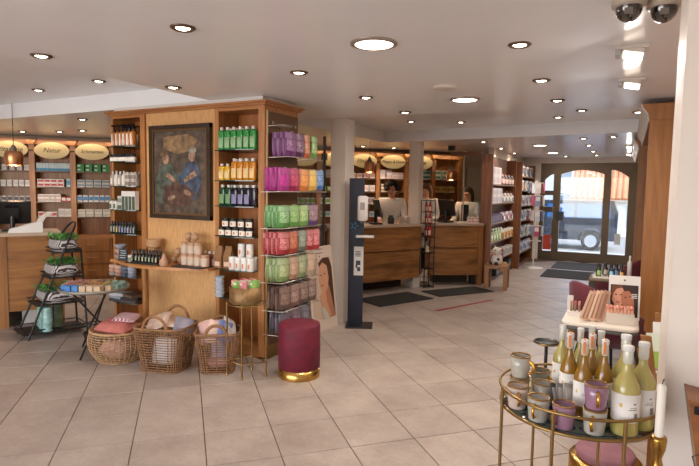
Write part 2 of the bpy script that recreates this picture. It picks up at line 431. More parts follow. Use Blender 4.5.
# house across the street
house = thing('house', 'white house with orange tiled roof across the street', 'building', (1.0, 27, -.42))
MB().b2((-3.2, 0, 0), (4.5, 3.5, 1.75)).build('wall', plain('#e8e6e2', .8), house)
MB().b2((-1.0, -.04, .5), (-.2, .0, 1.4)).build('window', plain('#5a6473', .3), house)
MB().b2((-1.05, -.06, .45), (-.15, -.03, .5)).build('window_sill', plain('#cfcac4', .7), house)
rt = mat('roof_tile', '#c9764f', .75, noise=.2, nscale=6)
rm = MB()
for k in range(34):
    x = -3.3 + k * .24
    rm.cyl((x, -.35, 1.68), (x, 2.4, 3.6), .115, 6)
rm.build('roof', rt, house)
MB().b2((-3.4, -.4, 1.58), (4.9, 2.6, 1.66)).build('eaves', plain('#a09890', .8), house)
blk = thing('house', 'pale grey building with dark windows left of the tiled roof', 'building', (-5.2, 31.2, -.42))
MB().b2((-6, 0, 0), (3.9, 6, 4.5)).build('wall', plain('#cfd2d6', .8), blk)
for x in (-4.4, -2.4, -.4, 1.6):
    for z in (.9, 2.6):
        w_ = MB().b2((x, -.05, z), (x + .9, .0, z + 1.1)).build('window', plain('#f0efec', .6), blk)
        MB().b2((x + .06, -.07, z + .06), (x + .84, -.04, z + 1.04)).build('pane', plain('#6f8294', .2), w_)
# ------------------------------------------------------------------ lamps in the ceiling
WARM = (1.0, .9, .8)
lens = mat('lamp_lens', '#fff4e0', .3, emit='#ffe9cc', estr=14.)
ring_m = mat('spot_ring', '#6b5647', .35, metal=.6)
panel_e = mat('lamp_panel', '#fff6e8', .3, emit='#fff0dc', estr=7.)
b = MB(); b.lathe([(.062, .0), (.062, -.004), (.05, -.012), (.036, -.006), (.036, .0)], 20); spot_ring = b.mesh('ring', ring_m)
b = MB(); b.lathe([(.001, -.011), (.02, -.011), (.034, -.005), (.034, .0)], 16); spot_lens = b.mesh('lens', lens)
def spot(x, y, label, power=6., z=HC):
    t = thing('ceiling_spot', label, 'ceiling light', (x, y, z - .0005), 0, 'recessed ceiling spots')
    link('ring', spot_ring, t); link('lens', spot_lens, t)
    light('SPOT', 'spot_lamp', (x, y, z - .03), power, WARM, (0, 0, 0), blend=.7, spot=math.radians(115), rad=.03)
for x, y, l in ((-1.98, 1.98, 'recessed spot nearest the camera, above the open floor'), (-3.19, 2.03, 'recessed spot at far left edge of the flat ceiling'),
                (-3.2, 3.09, 'recessed spot just in front of the oil painting'), (-2.0, 3.05, 'recessed spot above the burgundy stool'),
                (-2.0, 4.08, 'recessed spot right of the bag display tower'), (-2.01, 4.99, 'recessed spot beside top of the slim pillar'),
                (-.55, 2.96, 'recessed spot nearest the two wall floodlights'), (-.575, 3.94, 'recessed spot second before the right-hand cabinets'),
                (-.57, 4.83, 'recessed spot third before the right-hand cabinets')): spot(x, y, l)
for x, y, l in ((-3.87, 2.45, 'recessed spot in the raised left coffer, nearest'), (-5.28, 3.32, 'recessed spot in the left coffer above the till'),
                (-4.3, 3.27, 'recessed spot in the left coffer above the ladder rack')): pass
for x, y, l in ((-5.28, 3.32, 'recessed spot in left coffer above the till'), (-4.3, 3.265, 'recessed spot in left coffer by the display wall')): spot(x, y, l, 6, hz)
for x, y, l in ((-2.68, 6.88, 'recessed spot in far coffer, leftmost of the coffer'), (-2.07, 7.17, 'recessed spot in far coffer, second from left'),
                (-.825, 7.13, 'recessed spot in far coffer, right of its middle'), (-.52, 6.67, 'recessed spot in far coffer, nearer right one'),
                (.05, 7.02, 'recessed spot in far coffer by the right-hand cabinet')): spot(x, y, l, 5, hz)
for x, y, l in ((-2.03, 8.31, 'small spot above the service counter end'), (-2.03, 9.6, 'small spot above the product shelves, nearer'), (-2.04, 10.88, 'small spot above the product shelves, farther'),
                (-.6, 8.21, 'small spot over the aisle, nearest of the row'), (-.6, 9.41, 'small spot over the aisle, second of the row'), (-.61, 10.73, 'small spot over the aisle, third of the row'),
                (-.6, 11.85, 'small spot over the aisle, last before the door'), (-1.2, 12.0, 'small spot near the door, left of the aisle'), (-.01, 12.0, 'small spot near the door on the right'),
                (-.22, 8.12, 'small spot right of the aisle row')): spot(x, y, l, 5)
for x, y, l in ((-6.85, 4.92, 'small spot before the back shelves, right one'), (-5.73, 4.12, 'small spot behind the till, nearest'),
                (-7.87, 4.69, 'small spot before the back shelves, left one'), (-7.37, 4.93, 'small spot before the back shelves, middle one'),
                (-3.82, 8.98, 'small spot before the back shelves behind the counters'), (-4.2, 8.48, 'small spot behind the copper lamp by the pillar')): spot(x, y, l, 18 if x < -5 else 24)
# round flush lamps
def round_lamp(x, y, label, r=.105, power=14):
    t = thing('round_ceiling_lamp', label, 'ceiling light', (x, y, HC - .0005), 0, 'round flush lamps')
    MB().lathe([(r + .022, .0), (r + .022, -.008), (r, -.014), (r - .004, -.004), (r - .004, .0)], 40).build('rim', plain('#9b8c80', .35, .4), t)
    MB().lathe([(.001, -.009), (r - .005, -.009), (r - .005, .0)], 40).build('diffuser', panel_e, t)
    light('AREA', 'round_lamp_light', (x, y, HC - .03), power, (1, .93, .85), (0, 0, 0), r * 2)
round_lamp(-1.243, 2.62, 'large round ceiling lamp nearest the camera')
round_lamp(-1.266, 4.486, 'second round ceiling lamp beyond the ceiling disc')
round_lamp(-1.32, 9.18, 'round ceiling lamp over the far aisle, nearer', power=12)
round_lamp(-1.326, 10.93, 'round ceiling lamp over the far aisle, farther', power=12)
o = MB().lathe([(.09, 0), (.09, -.006), (.075, -.016), (.03, -.016), (.001, -.014)], 32).build('ceiling_vent', plain('#cfc2b6', .5), None, (-1.262, 3.921, HC - .0005))
tag(o, 'flat beige ceiling disc between the two round lamps', 'ceiling vent')
# wall-washer floodlights
def flood(x, y, label, power=5, s=1.):
    t = thing('ceiling_floodlight', label, 'ceiling light', (x, y, HC - .0005), 0, 'tilted ceiling floodlights')
    t.scale = (s, s, s)
    b = MB(); b.box((0, 0, -.012), (.2, .13, .022)); b.build('housing', plain('#cbbfb4', .45), t)
    b = MB(); b.box((-.085, 0, -.035), (.03, .11, .05)); b.build('bracket', plain('#a8a6a6', .4, .4), t)
    b = MB(); b.box((.005, -.01, -.045), (.13, .1, .03), 0, 0, math.radians(-18), math.radians(12)); b.build('lamp_head', plain('#d9d0c6', .4), t)
    b = MB(); b.box((.005, -.012, -.063), (.11, .085, .006), 0, 0, math.radians(-18), math.radians(12)); b.build('diffuser', panel_e, t)
    light('AREA', 'floodlight_lamp', (x, y - .02, HC - .09 * s), power, (1, .93, .85), (math.radians(-12), math.radians(15), 0), .11 * s)
flood(-.02, 3.25, 'square tilted floodlight below the two dome cameras, nearer', 5, .8)
flood(-.02, 4.14, 'square tilted floodlight before the wooden cabinet, farther', 5, .8)
flood(-.03, 9.58, 'small tilted floodlight over the far aisle, nearer', 1.5, .6)
flood(-.03, 11.42, 'small tilted floodlight over the far aisle, by the door', 1.5, .6)
# dome cameras
def dome(x, y, label, s=1.):
    t = thing('dome_camera', label, 'security camera', (x, y, HC - .0005), 0, 'dome cameras'); t.scale = (s, s, s)
    MB().lathe([(.062, 0), (.066, -.012), (.064, -.03), (.052, -.034)], 28).build('base', plain('#b3a697', .45), t)
    MB().lathe([(.05, -.032), (.049, -.05), (.042, -.068), (.028, -.082), (.012, -.09), (.001, -.091)], 28).build('dome', mat('smoked_dome', '#1c1712', .08, spec=.9, coat=1.), t)
    b = MB(); b.box((0, -.052, -.06), (.03, .012, .022)); b.build('lens_block', plain('#6e675f', .3), t)
dome(-.036, 2.465, 'dome security camera on ceiling, left of the pair', 1.0)
dome(.09, 2.53, 'dome security camera on ceiling, right of the pair', 1.0)
dome(.23, 12.1, 'small dome camera on ceiling beside the street door', 1.0)
# copper pendants
def pendant(x, y, ztop, z0, r, h, label, box=False):
    t = thing('pendant_lamp', label, 'pendant lamp', (x, y, ztop), 0, 'copper pendant lamps')
    zz = z0 - ztop
    b = MB(); b.cyl((0, 0, -.001), (0, 0, zz + h + .05), .004, 6); b.build('cord', plain('#2a2522', .6), t)
    b = MB(); b.lathe([(.035, zz + h - .005), (.035, zz + h + .03), (.02, zz + h + .06), (.006, zz + h + .075)], 16); b.build('lamp_holder', plain('#8a8078', .4, .5), t)
    p = [(r * .86, zz), (r * .98, zz + h * .3), (r, zz + h * .55), (r * .95, zz + h * .85), (r * .8, zz + h), (.03, zz + h)]
    p += [(.03, zz + h - .004), (r * .78, zz + h - .006), (r * .92, zz + h * .84), (r * .97, zz + h * .55), (r * .95, zz + h * .3), (r * .83, zz)]
    b = MB(); b.lathe(p, 28, caps=False); b.build('lamp_shade', copper, t)
    b = MB(); b.lathe([(.001, zz + h * .35), (.03, zz + h * .45), (.035, zz + h * .6), (.015, zz + h * .95)], 12); b.build('bulb', mat('warm_bulb', '#ffe0b0', .3, emit='#ffc27a', estr=18.), t)
    if box:
        b = MB(); b.box((0, 0, -.04), (.1, .1, .08)); b.build('canopy', black_pl, t)
    light('POINT', 'pendant_bulb', (x, y, z0 + h * .25), 6, (1, .75, .5), rad=.03)
pendant(-6.43, 3.72, hz, 1.73, .1, .165, 'copper pendant lamp above the left till')
pendant(-3.7, 7.72, HC, 1.79, .085, .17, 'copper pendant lamp beside the slim pillar')
pendant(-2.72, 8.93, HC, 1.70, .085, .17, 'copper pendant lamp over the far counter end', True)
# ------------------------------------------------------------------ product prototypes (parts share mesh data between copies)
_pc = {}
def proto(key, maker):
    if key not in _pc: _pc[key] = maker()
    return _pc[key]
def place(parts, name, label, cat, loc, rz=0., group=None, scale=None):
    if len(parts) == 1:
        o = link(name, parts[0][1], None, loc, rz); tag(o, label, cat, group)
    else:
        o = thing(name, label, cat, loc, rz, group)
        for pn, me in parts: link(pn, me, o)
    if scale: o.scale = scale
    return o
def arc_band(r, z0, z1, a0, a1, n=8, sx=1., sy=1., sq=0.):
    b = MB(); r0 = []; r1 = []
    for k in range(n + 1):
        a = math.radians(a0 + (a1 - a0) * k / n); ca, sa = math.cos(a), math.sin(a)
        if sq: p = 1 - sq; ca = math.copysign(abs(ca) ** p, ca); sa = math.copysign(abs(sa) ** p, sa)
        r0.append((r * ca * sx, r * sa * sy, z0)); r1.append((r * ca * sx, r * sa * sy, z1))
    r2 = [(x * .985, y * .985, z) for x, y, z in r1]; r3 = [(x * .985, y * .985, z) for x, y, z in r0]
    b.loft([r0, r1, r2, r3, r0], 0, False, True, None, False); return b
def bottle(r, h, body, label, cap, sq=0., shoulder=.74, neck=.35, caph=.14, lab=(.12, .62), sy=1., capr=None, n=14, liq=None):
    def mk():
        hs = h * (1 - caph)
        b = MB(); b.lathe([(r * .93, 0), (r, .004), (r, hs * shoulder), (r * .9, hs * (shoulder + .08)), (r * neck, hs * .95), (r * neck, hs)], n, sq=sq, sy=sy)
        c = MB(); cr = capr or r * neck * 1.25; c.lathe([(cr, hs * .97), (cr, h * .99), (cr * .9, h)], 12)
        out = [('body', b.mesh('body', body)), ('cap', c.mesh('cap', cap))]
        if label: out.append(('label', arc_band(r * 1.015, hs * lab[0], hs * lab[1], 215, 300, 8, 1, sy, sq).mesh('label', label)))
        return out
    return proto(('bottle', r, h, body.name, label.name if label else 0, cap.name, sq, shoulder, neck, caph, lab, sy), mk)
def pump(r, h, body, label, cap):
    def mk():
        hs = h * .68
        b = MB(); b.lathe([(r * .95, 0), (r, .004), (r, hs * .86), (r * .8, hs * .95), (r * .35, hs)], 14)
        c = MB(); c.lathe([(r * .42, hs * .99), (r * .42, hs * 1.12), (r * .2, hs * 1.16), (r * .2, h * .9)], 10)
        c.box((0, -r * .3, h * .94), (r * .55, r * 1.5, h * .07)); c.box((0, -r * 1.0, h * .92), (r * .25, r * .3, h * .06))
        return [('body', b.mesh('body', body)), ('pump', c.mesh('pump', cap)), ('label', arc_band(r * 1.02, hs * .06, hs * .84, 195, 283).mesh('label', label))]
    return proto(('pump', r, h, body.name, label.name), mk)
def jar(r, h, body, lid, label=None, lidh=.28, dot=None, n=14):
    def mk():
        b = MB(); b.lathe([(r * .94, 0), (r, .003), (r, h * (1 - lidh) * .93), (r * .9, h * (1 - lidh))], n)
        c = MB(); c.lathe([(r * .98, h * (1 - lidh)), (r * 1.0, h * .98), (r * .94, h)], n)
        out = [('body', b.mesh('body', body)), ('lid', c.mesh('lid', lid))]
        if label: out.append(('label', arc_band(r * 1.015, h * .08, h * (1 - lidh) * .9, 200, 340).mesh('label', label)))
        if dot: out.append(('emblem', arc_band(r * 1.03, h * .22, h * (1 - lidh) * .66, 262, 290, 4).mesh('emblem', dot)))
        return out
    return proto(('jar', r, h, body.name, lid.name, label.name if label else 0, lidh, dot.name if dot else 0), mk)
def carton(w, d, h, body, label=None, lab=(.1, .9, .2, .8), side=None):
    def mk():
        b = MB(); b.b2((-w / 2, -d / 2, 0), (w / 2, d / 2, h)); out = [('carton', b.mesh('carton', body))]
        if label:
            x0, x1, z0, z1 = lab
            l = MB(); l.b2((-w / 2 + w * x0, -d / 2 - .0012, h * z0), (-w / 2 + w * x1, -d / 2 + .0002, h * z1))
            out.append(('label', l.mesh('label', label)))
        if side:
            l = MB(); l.b2((w / 2 - .0002, -d * .4, h * .15), (w / 2 + .0012, d * .4, h * .85)); out.append(('side_label', l.mesh('side_label', side)))
        return out
    return proto(('carton', w, d, h, body.name, label.name if label else 0, lab, side.name if side else 0), mk)
def row(parts, n, p0, p1, name, label, cat, group, rz=0., jit=0.):
    """copies in a line; {o} in the label becomes the place in the row"""
    if not isinstance(parts[0], list): parts = [parts]
    for i in range(n):
        t = i / max(1, n - 1); p = [a + (b - a) * t for a, b in zip(p0, p1)]
        p[1] += random.uniform(-jit, jit); 
        place(parts[i % len(parts)], name, label.format(o=ordn(i, n)), cat, p, rz + random.uniform(-jit, jit) * 4, group)
amber = mat('amber_glass', '#9a5a14', .15, spec=.6); paper = mat('label_paper', '#e6ded4', .6)
def P_(h, r=.45): return plain(h, r)

# ------------------------------------------------------------------ display unit with oil painting
FY = 3.685
unit = thing('display_unit', 'tall beech display unit with glass shelves around a painting panel', 'shelf unit', (0, 0, 0))
HT = 2.21
for x0, x1 in ((-4.685, -4.655), (-4.265, -4.2), (-3.31, -3.265), (-2.825, -2.76)):
    MB().b2((x0, FY, .02), (x1, 4.2, HT)).build('upright', beech, unit)
for x0, x1 in ((-4.655, -4.265), (-3.265, -2.825)):
    MB().b2((x0, 3.96, .02), (x1, 3.98, HT)).build('back_board', wood('beech_back_board', '#9c5a2a', '#b4713a', 'z', .45), unit)
    MB().b2((x0, FY + .01, .0), (x1, 3.96, .1)).build('plinth', beech_x, unit)
    MB().b2((x0, FY + .005, HT - .03), (x1, 3.97, HT)).build('top_board', beech_x, unit)
MB().b2((-4.2, FY + .02, .0), (-3.31, FY + .05, HT)).build('birch_panel', birch, unit)
MB().b2((-4.65, 3.985, .05), (-2.83, 4.195, HT)).build('core', birch, unit)
c = MB(); c.b2((-4.71, FY - .02, HT), (-2.735, 4.22, HT + .018)); c.b2((-4.73, FY - .045, HT + .018), (-2.71, 4.235, HT + .036))
c.build('cornice', beech_x, unit)
MB().b2((-4.64, FY + .0, HT + .036), (-2.78, 4.19, HC - .001)).build('top_cap', plain('#d8d3ce', .5), unit)
panel = MB().b2((-2.762, FY + .03, .12), (-2.748, 4.18, 2.16)).build('bronze_panel', mat('bronze_panel', '#6d4c33', .35, metal=.35), unit)
e = MB(); e.b2((-2.76, FY + .018, .1), (-2.742, FY + .03, 2.17)); e.build('edge_strip', plain('#b59a77', .35, .5), unit)
MB().b2((-2.77, FY + .03, .0), (-2.745, 4.195, .12)).build('plinth', brass, unit)
b = MB()
for z in (2.07,):
    for y in (FY + .1, 4.13): b.cyl((-2.748, y, z), (-2.742, y, z), .012, 10)
b.build('panel_screw', steel, unit)
def glass_shelf(x0, x1, z, yb=3.955, yf=3.625, bow=.05):
    pts = [(x1, yb), (x0, yb)]
    for k in range(9):
        t = k / 8; pts.append((x0 + (x1 - x0) * t, yf - bow * math.sin(t * PI)))
    b = MB(); n = len(pts); b.prism(pts, z - .008, z)
    for i in range(2, 2 + n): b.m[i] = 1
    return b.build('glass_shelf', [shelf_glass, shelf_edge], unit)
LZ = (1.9, 1.748, 1.506, 1.27, 1.03, .60, .337)
RZ = (1.835, 1.57, 1.345, 1.08, .785, .53)
for z in LZ[:5]: glass_shelf(-4.652, -4.268, z)
for z in LZ[5:]: glass_shelf(-4.652, -4.268, z)
for z in RZ: glass_shelf(-3.262, -2.828, z)
# price rails / hooks on the bronze side
HK = []
# ---- left column
row(pump(.031, .215, amber, paper, black_pl), 6, (-4.605, 3.665, LZ[0] + .0005), (-4.33, 3.665, LZ[0] + .0005), 'pump_bottle', 'amber pump bottle with white label, {o} on top left shelf', 'bottle', 'amber pump bottles', jit=.005)
row(jar(.028, .075, P_('#d2cac2'), black_pl, paper, .42), 7, (-4.61, 3.645, LZ[1] + .0005), (-4.31, 3.645, LZ[1] + .0005), 'cosmetic_jar', 'white jar with black lid, {o} on second left shelf', 'jar', 'white black-lidded jars', jit=.008)
pale = P_('#d8cfc6'); grey = P_('#a79c93'); stone = P_('#c3b2a2')
row([bottle(.026, .145, grey, paper, P_('#cfc9c2')), bottle(.026, .15, pale, paper, P_('#b9b2ab'))], 4, (-4.615, 3.645, LZ[2] + .0005), (-4.45, 3.645, LZ[2] + .0005), 'lotion_bottle', 'grey and white lotion bottle, {o} on third left shelf', 'bottle', 'lotion bottles third left shelf')
for zl, wd in ((0, 'lower'), (.066, 'upper')):
    row(jar(.034, .066, pale, P_('#bdb4ac'), P_('#8b8077')), 2, (-4.39, 3.645, LZ[2] + .0005 + zl), (-4.31, 3.645, LZ[2] + .0005 + zl), 'cosmetic_jar', 'pale jar with grey print, {o} in ' + wd + ' layer, third left shelf', 'jar', 'stacked pale jars')
row(bottle(.027, .105, P_('#dcd7d0'), P_('#4f6450'), P_('#3f5a45')), 2, (-4.622, 3.635, LZ[3] + .0005), (-4.565, 3.635, LZ[3] + .0005), 'lotion_bottle', 'short white bottle with green label, {o} on fourth left shelf', 'bottle', 'short bottles fourth left shelf')
row(jar(.034, .068, pale, P_('#c9c4be'), P_('#55604f')), 1, (-4.503, 3.645, LZ[3] + .0005), (-4.503, 3.645, LZ[3]), 'cosmetic_jar', 'pale jar under another on the fourth left shelf', 'jar', None)
row(jar(.034, .068, pale, P_('#c9c4be'), P_('#8c8a80')), 1, (-4.503, 3.645, LZ[3] + .069), (-4.503, 3.645, LZ[3] + .069), 'cosmetic_jar', 'pale jar standing on another on the fourth left shelf', 'jar', None)
row(carton(.048, .048, .185, P_('#e3ded7'), P_('#4d5a4c'), (.08, .92, .0, .72)), 4, (-4.445, 3.645, LZ[3] + .0005), (-4.3, 3.645, LZ[3] + .0005), 'lotion_carton', 'tall white carton with dark green print, {o} on fourth left shelf', 'box', 'tall cartons fourth left shelf')
row([bottle(.019, .12, P_('#1f2622', .2), P_(c_), black_pl, neck=.45) for c_ in ('#8fa08a', '#a39a88', '#c2a44d', '#8f86a0', '#a29ab4', '#7d88a0', '#9c9cae', '#8a7f96')], 9, (-4.63, 3.635, LZ[4] + .0005), (-4.305, 3.635, LZ[4] + .0005), 'tincture_bottle', 'small black bottle, {o} of the row on fifth left shelf', 'bottle', 'small dark bottles fifth left shelf')
def stack_bowl(r, h, m_): 
    def mk():
        b = MB(); b.lathe([(r * .6, 0), (r * .85, h * .35), (r, h), (r * .93, h), (r * .78, h * .4), (r * .5, h * .15), (.001, h * .13)], 18); return [('bowl', b.mesh('bowl', m_))]
    return proto(('bowl', r, h, m_.name), mk)
def soap_puck(r, h, m_):
    def mk():
        b = MB(); b.lathe([(r * .8, 0), (r, h * .25), (r, h * .75), (r * .8, h)], 16); return [('puck', b.mesh('puck', m_))]
    return proto(('puck', r, h, m_.name), mk)
# low shelves of the left column: pucks, bundles
for k, (x, cols, l) in enumerate(((-4.6, ('#8d837c', '#b58e7b', '#c4a28d'), 'left'), (-4.51, ('#b07f6d', '#c79a85', '#caa48e'), 'second'), (-4.42, ('#4d5462', '#5b606c', '#6d6f78'), 'third'), (-4.325, ('#8e94a6', '#9aa0b0', '#a7abb8', '#8b90a0'), 'right'))):
    for i, c_ in enumerate(cols):
        place(soap_puck(.044, .036, P_(c_, .7)), 'felted_soap', 'round %s soap puck, %s in the %s pile below the wooden ledge' % ({'left': 'brown', 'second': 'rosy', 'third': 'slate', 'right': 'lilac grey'}[l], ORDS[i] + ' from bottom', l), 'soap', (x, 3.615, LZ[5] + .0005 + i * .0365), 0, 'soap pucks below the ledge')
for k, (x, y, dz, c_, rz) in enumerate(((-4.55, 3.66, 0, '#3b3a3d', .2), (-4.55, 3.66, .028, '#8c8f96', -.1), (-4.38, 3.66, 0, '#56443a', .1), (-4.38, 3.66, .028, '#2e2d30', .3), (-4.38, 3.66, .056, '#6d5646', -.2), (-4.55, 3.66, .056, '#b9b8ba', .2))):
    place(carton(.19, .13, .027, P_(c_, .8)), 'folded_cloth', '%s folded cloth pack, %s on lowest left glass shelf' % (['black', 'grey', 'brown', 'charcoal', 'tan', 'pale grey'][k], ['bottom left', 'middle left', 'bottom right', 'middle right', 'top right', 'top left'][k]), 'cloth', (x, y, LZ[6] + .0005 + dz), rz, 'folded cloths lowest left shelf')
# ---- right column
gl = P_('#9fbf95'); capw = P_('#dcd6d0', .3)
row(bottle(.0315, .2, mat('green_liquid', '#2f8a3f', .15, spec=.6), gl, capw, sq=.45, sy=.62, caph=.1, shoulder=.86, neck=.4), 6, (-3.22, 3.675, RZ[0] + .0005), (-2.87, 3.675, RZ[0] + .0005), 'green_bottle', 'bright green flat bottle with white cap, {o} on top right shelf', 'bottle', 'green bottles top right shelf', jit=.002)
orl = mat('amber_liquid', '#c07818', .15, spec=.6); yel = mat('yellow_liquid', '#d0a030', .15, spec=.6)
row(bottle(.03, .145, yel, P_('#e0c992'), capw, sq=.45, sy=.62, caph=.1, shoulder=.86, neck=.4), 2, (-3.21, 3.665, RZ[1] + .0005), (-3.145, 3.665, RZ[1] + .0005), 'amber_bottle', 'short yellow flat bottle, {o} on second right shelf', 'bottle', 'short yellow bottles')
row(bottle(.032, .19, orl, P_('#e3c48a'), capw, sq=.45, sy=.62, caph=.1, shoulder=.86, neck=.4), 4, (-3.075, 3.675, RZ[1] + .0005), (-2.875, 3.675, RZ[1] + .0005), 'amber_bottle', 'tall orange flat bottle, {o} on second right shelf', 'bottle', 'tall orange bottles')
dk = mat('dark_green_liquid', '#123c25', .15, spec=.6); vio = mat('violet_liquid', '#1c1626', .15, spec=.6)
row(bottle(.0335, .185, dk, P_('#6f9468'), capw, sq=.45, sy=.62, caph=.1, shoulder=.86, neck=.4), 2, (-3.21, 3.675, RZ[2] + .0005), (-3.14, 3.675, RZ[2] + .0005), 'dark_bottle', 'dark green flat bottle, {o} on third right shelf', 'bottle', 'dark green bottles')
row(bottle(.0335, .185, vio, P_('#8580a6'), capw, sq=.45, sy=.62, caph=.1, shoulder=.86, neck=.4), 3, (-3.07, 3.675, RZ[2] + .0005), (-2.93, 3.675, RZ[2] + .0005), 'dark_bottle', 'black flat bottle with violet label, {o} on third right shelf', 'bottle', 'violet label bottles')
place(bottle(.0335, .185, vio, None, capw, sq=.45, sy=.62, caph=.1, shoulder=.86, neck=.4), 'dark_bottle', 'plain black flat bottle at right end of third right shelf', 'bottle', (-2.865, 3.675, RZ[2] + .0005))
jb = jar(.034, .078, P_('#3a2a20', .2), black_pl, P_('#e4dcd2'), .25, P_('#d3782f'))
row(jb, 5, (-3.19, 3.645, RZ[3] + .0005), (-2.885, 3.645, RZ[3] + .0005), 'supplement_jar', 'black-lidded jar with orange emblem, {o} of lower layer, fourth shelf', 'jar', 'orange emblem jars lower layer')
row(jb, 4, (-3.15, 3.645, RZ[3] + .0795), (-2.885, 3.645, RZ[3] + .0795), 'supplement_jar', 'black-lidded jar with orange emblem, {o} of upper layer, fourth shelf', 'jar', 'orange emblem jars upper layer')
wb = jar(.033, .115, P_('#dcd7d0'), P_('#e2deda', .3), None, .18, P_('#d5762d'))
row(wb, 4, (-3.06, 3.625, RZ[4] + .0005), (-2.86, 3.625, RZ[4] + .0005), 'supplement_bottle', 'white bottle with orange emblem, {o} of front row, fifth shelf', 'bottle', 'white supplement bottles front row')
row(wb, 3, (-3.02, 3.715, RZ[4] + .0005), (-2.88, 3.715, RZ[4] + .0005), 'supplement_bottle', 'white bottle with orange emblem, {o} of rear row, fifth shelf', 'bottle', 'white supplement bottles rear row')
row(wb, 2, (-2.99, 3.665, RZ[4] + .1165), (-2.90, 3.665, RZ[4] + .1165), 'supplement_bottle', 'white bottle with orange emblem, {o} one standing on the others', 'bottle', 'white supplement bottles on top')
def paper_bag():
    b = MB(); rs = [[(-.04, -.03, 0), (.04, -.03, 0), (.04, .03, 0), (-.04, .03, 0)], [(-.042, -.032, .1), (.042, -.032, .1), (.042, .032, .1), (-.042, .032, .1)], [(-.036, -.006, .17), (.036, -.006, .17), (.036, .006, .17), (-.036, .006, .17)], [(-.036, -.003, .2), (.036, -.003, .2), (.036, .003, .2), (-.036, .003, .2)]]
    b.loft(rs, smooth=False); l = MB(); l.b2((-.028, -.036, .02), (.028, -.033, .06))
    return [('bag', b.mesh('bag', mat('kraft_paper', '#8a623f', .8, noise=.15, nscale=20))), ('label', l.mesh('label', P_('#d9b9a0')))]
row(paper_bag(), 2, (-3.225, 3.645, RZ[4] + .0005), (-3.135, 3.665, RZ[4] + .0005), 'paper_bag', 'brown paper bag, {o} one beside white supplement bottles', 'bag', 'brown paper bags')
for i in range(5):
    place(proto('cup', lambda: [('cup', MB().lathe([(.034, 0), (.042, .034), (.044, .036), (.04, .036), (.032, .004), (.001, .004)], 18).mesh('cup', P_('#b7bcc6', .4)))]), 'enamel_cup', 'pale blue-grey cup, %s from bottom of the stack on lowest right shelf' % ORDS[i], 'cup', (-3.2, 3.615, RZ[5] + .0005 + i * .0365), 0, 'stacked cups')
row(carton(.07, .05, .11, P_('#c8b49c'), P_('#8c6b4e')), 3, (-3.09, 3.705, RZ[5] + .0005), (-2.89, 3.705, RZ[5] + .0005), 'tea_carton', 'tan carton, {o} behind the brass bucket', 'box', 'tan cartons lowest right shelf')

row(bottle(.0315, .2, mat('green_liquid', '#2f8a3f'), gl, capw, sq=.45, sy=.62, caph=.1, shoulder=.86, neck=.4), 6, (-3.19, 3.76, RZ[0] + .0005), (-2.86, 3.76, RZ[0] + .0005), 'green_bottle', 'bright green flat bottle, {o} of rear row on top right shelf', 'bottle', 'green bottles rear row')
row(bottle(.032, .19, orl, P_('#e3c48a'), capw, sq=.45, sy=.62, caph=.1, shoulder=.86, neck=.4), 5, (-3.12, 3.76, RZ[1] + .0005), (-2.86, 3.76, RZ[1] + .0005), 'amber_bottle', 'orange flat bottle, {o} of rear row on second right shelf', 'bottle', 'orange bottles rear row')
row(bottle(.0335, .185, vio, P_('#8580a6'), capw, sq=.45, sy=.62, caph=.1, shoulder=.86, neck=.4), 5, (-3.17, 3.76, RZ[2] + .0005), (-2.87, 3.76, RZ[2] + .0005), 'dark_bottle', 'black flat bottle, {o} of rear row on third right shelf', 'bottle', 'black bottles rear row')
row(pump(.031, .215, amber, paper, black_pl), 5, (-4.58, 3.78, LZ[0] + .0005), (-4.31, 3.78, LZ[0] + .0005), 'pump_bottle', 'amber pump bottle, {o} of rear row on top left shelf', 'bottle', 'amber pump bottles rear row')
row(bottle(.026, .145, grey, paper, P_('#cfc9c2')), 6, (-4.6, 3.76, LZ[2] + .0005), (-4.31, 3.76, LZ[2] + .0005), 'lotion_bottle', 'grey lotion bottle, {o} of rear row on third left shelf', 'bottle', 'lotion bottles rear row')
# ---- oil painting
pt = thing('oil_painting', 'dark oil painting of two figures in a bronze-black frame', 'painting', (-3.735, FY + .0, 1.643), 0)
fm = mat('painting_frame', '#3a2a1e', .4, metal=.2, noise=.3, nscale=30)
W2, H2 = .385, .44
f = MB()
for s_ in (-1, 1):
    f.box((s_ * (W2 - .02), -.005, 0), (.04, .04, H2 * 2)); f.box((0, -.006, s_ * (H2 - .02)), (W2 * 2, .042, .04))
    f.box((s_ * (W2 - .047), -.012, 0), (.016, .02, H2 * 2 - .08), 1); f.box((0, -.012, s_ * (H2 - .047)), (W2 * 2 - .08, .021, .016), 1)
f.build('frame', [fm, mat('frame_gilding', '#7a5c36', .35, metal=.6)], pt)
def oil(key, c1, c2, sc=9): return mat(key, c1, .4, noise=.7, nscale=sc * 1.6, bump=.5)
MB().box((0, 0, 0), (W2 * 2 - .06, .02, H2 * 2 - .06)).build('canvas', oil('oil_ground', '#5a4b3f', 0, 7), pt)
def blob(name, pts, mt, off):
    b = MB(); b.prism(pts, .010 + off, .0125 + off, 0, Matrix(((1, 0, 0, 0), (0, 0, -1, 0), (0, 1, 0, 0), (0, 0, 0, 1)))); b.build(name, mt, pt)
def ell(cx, cy, rx, ry, a=0., n=14):
    return [(cx + rx * math.cos(t) * math.cos(a) - ry * math.sin(t) * math.sin(a), cy + rx * math.cos(t) * math.sin(a) + ry * math.sin(t) * math.cos(a)) for t in [2 * PI * k / n for k in range(n)]]
blob('painted_sky', [(-.2, .33), (.1, .35), (.24, .3), (.16, .2), (-.02, .17), (-.2, .22)], oil('oil_glow', '#8f7252', 0), .0)
blob('painted_robe', [(-.25, .05), (-.16, .1), (-.08, .06), (-.03, -.05), (-.06, -.2), (-.12, -.3), (-.29, -.3), (-.31, -.1)], oil('oil_green', '#525a50', 0), .001)
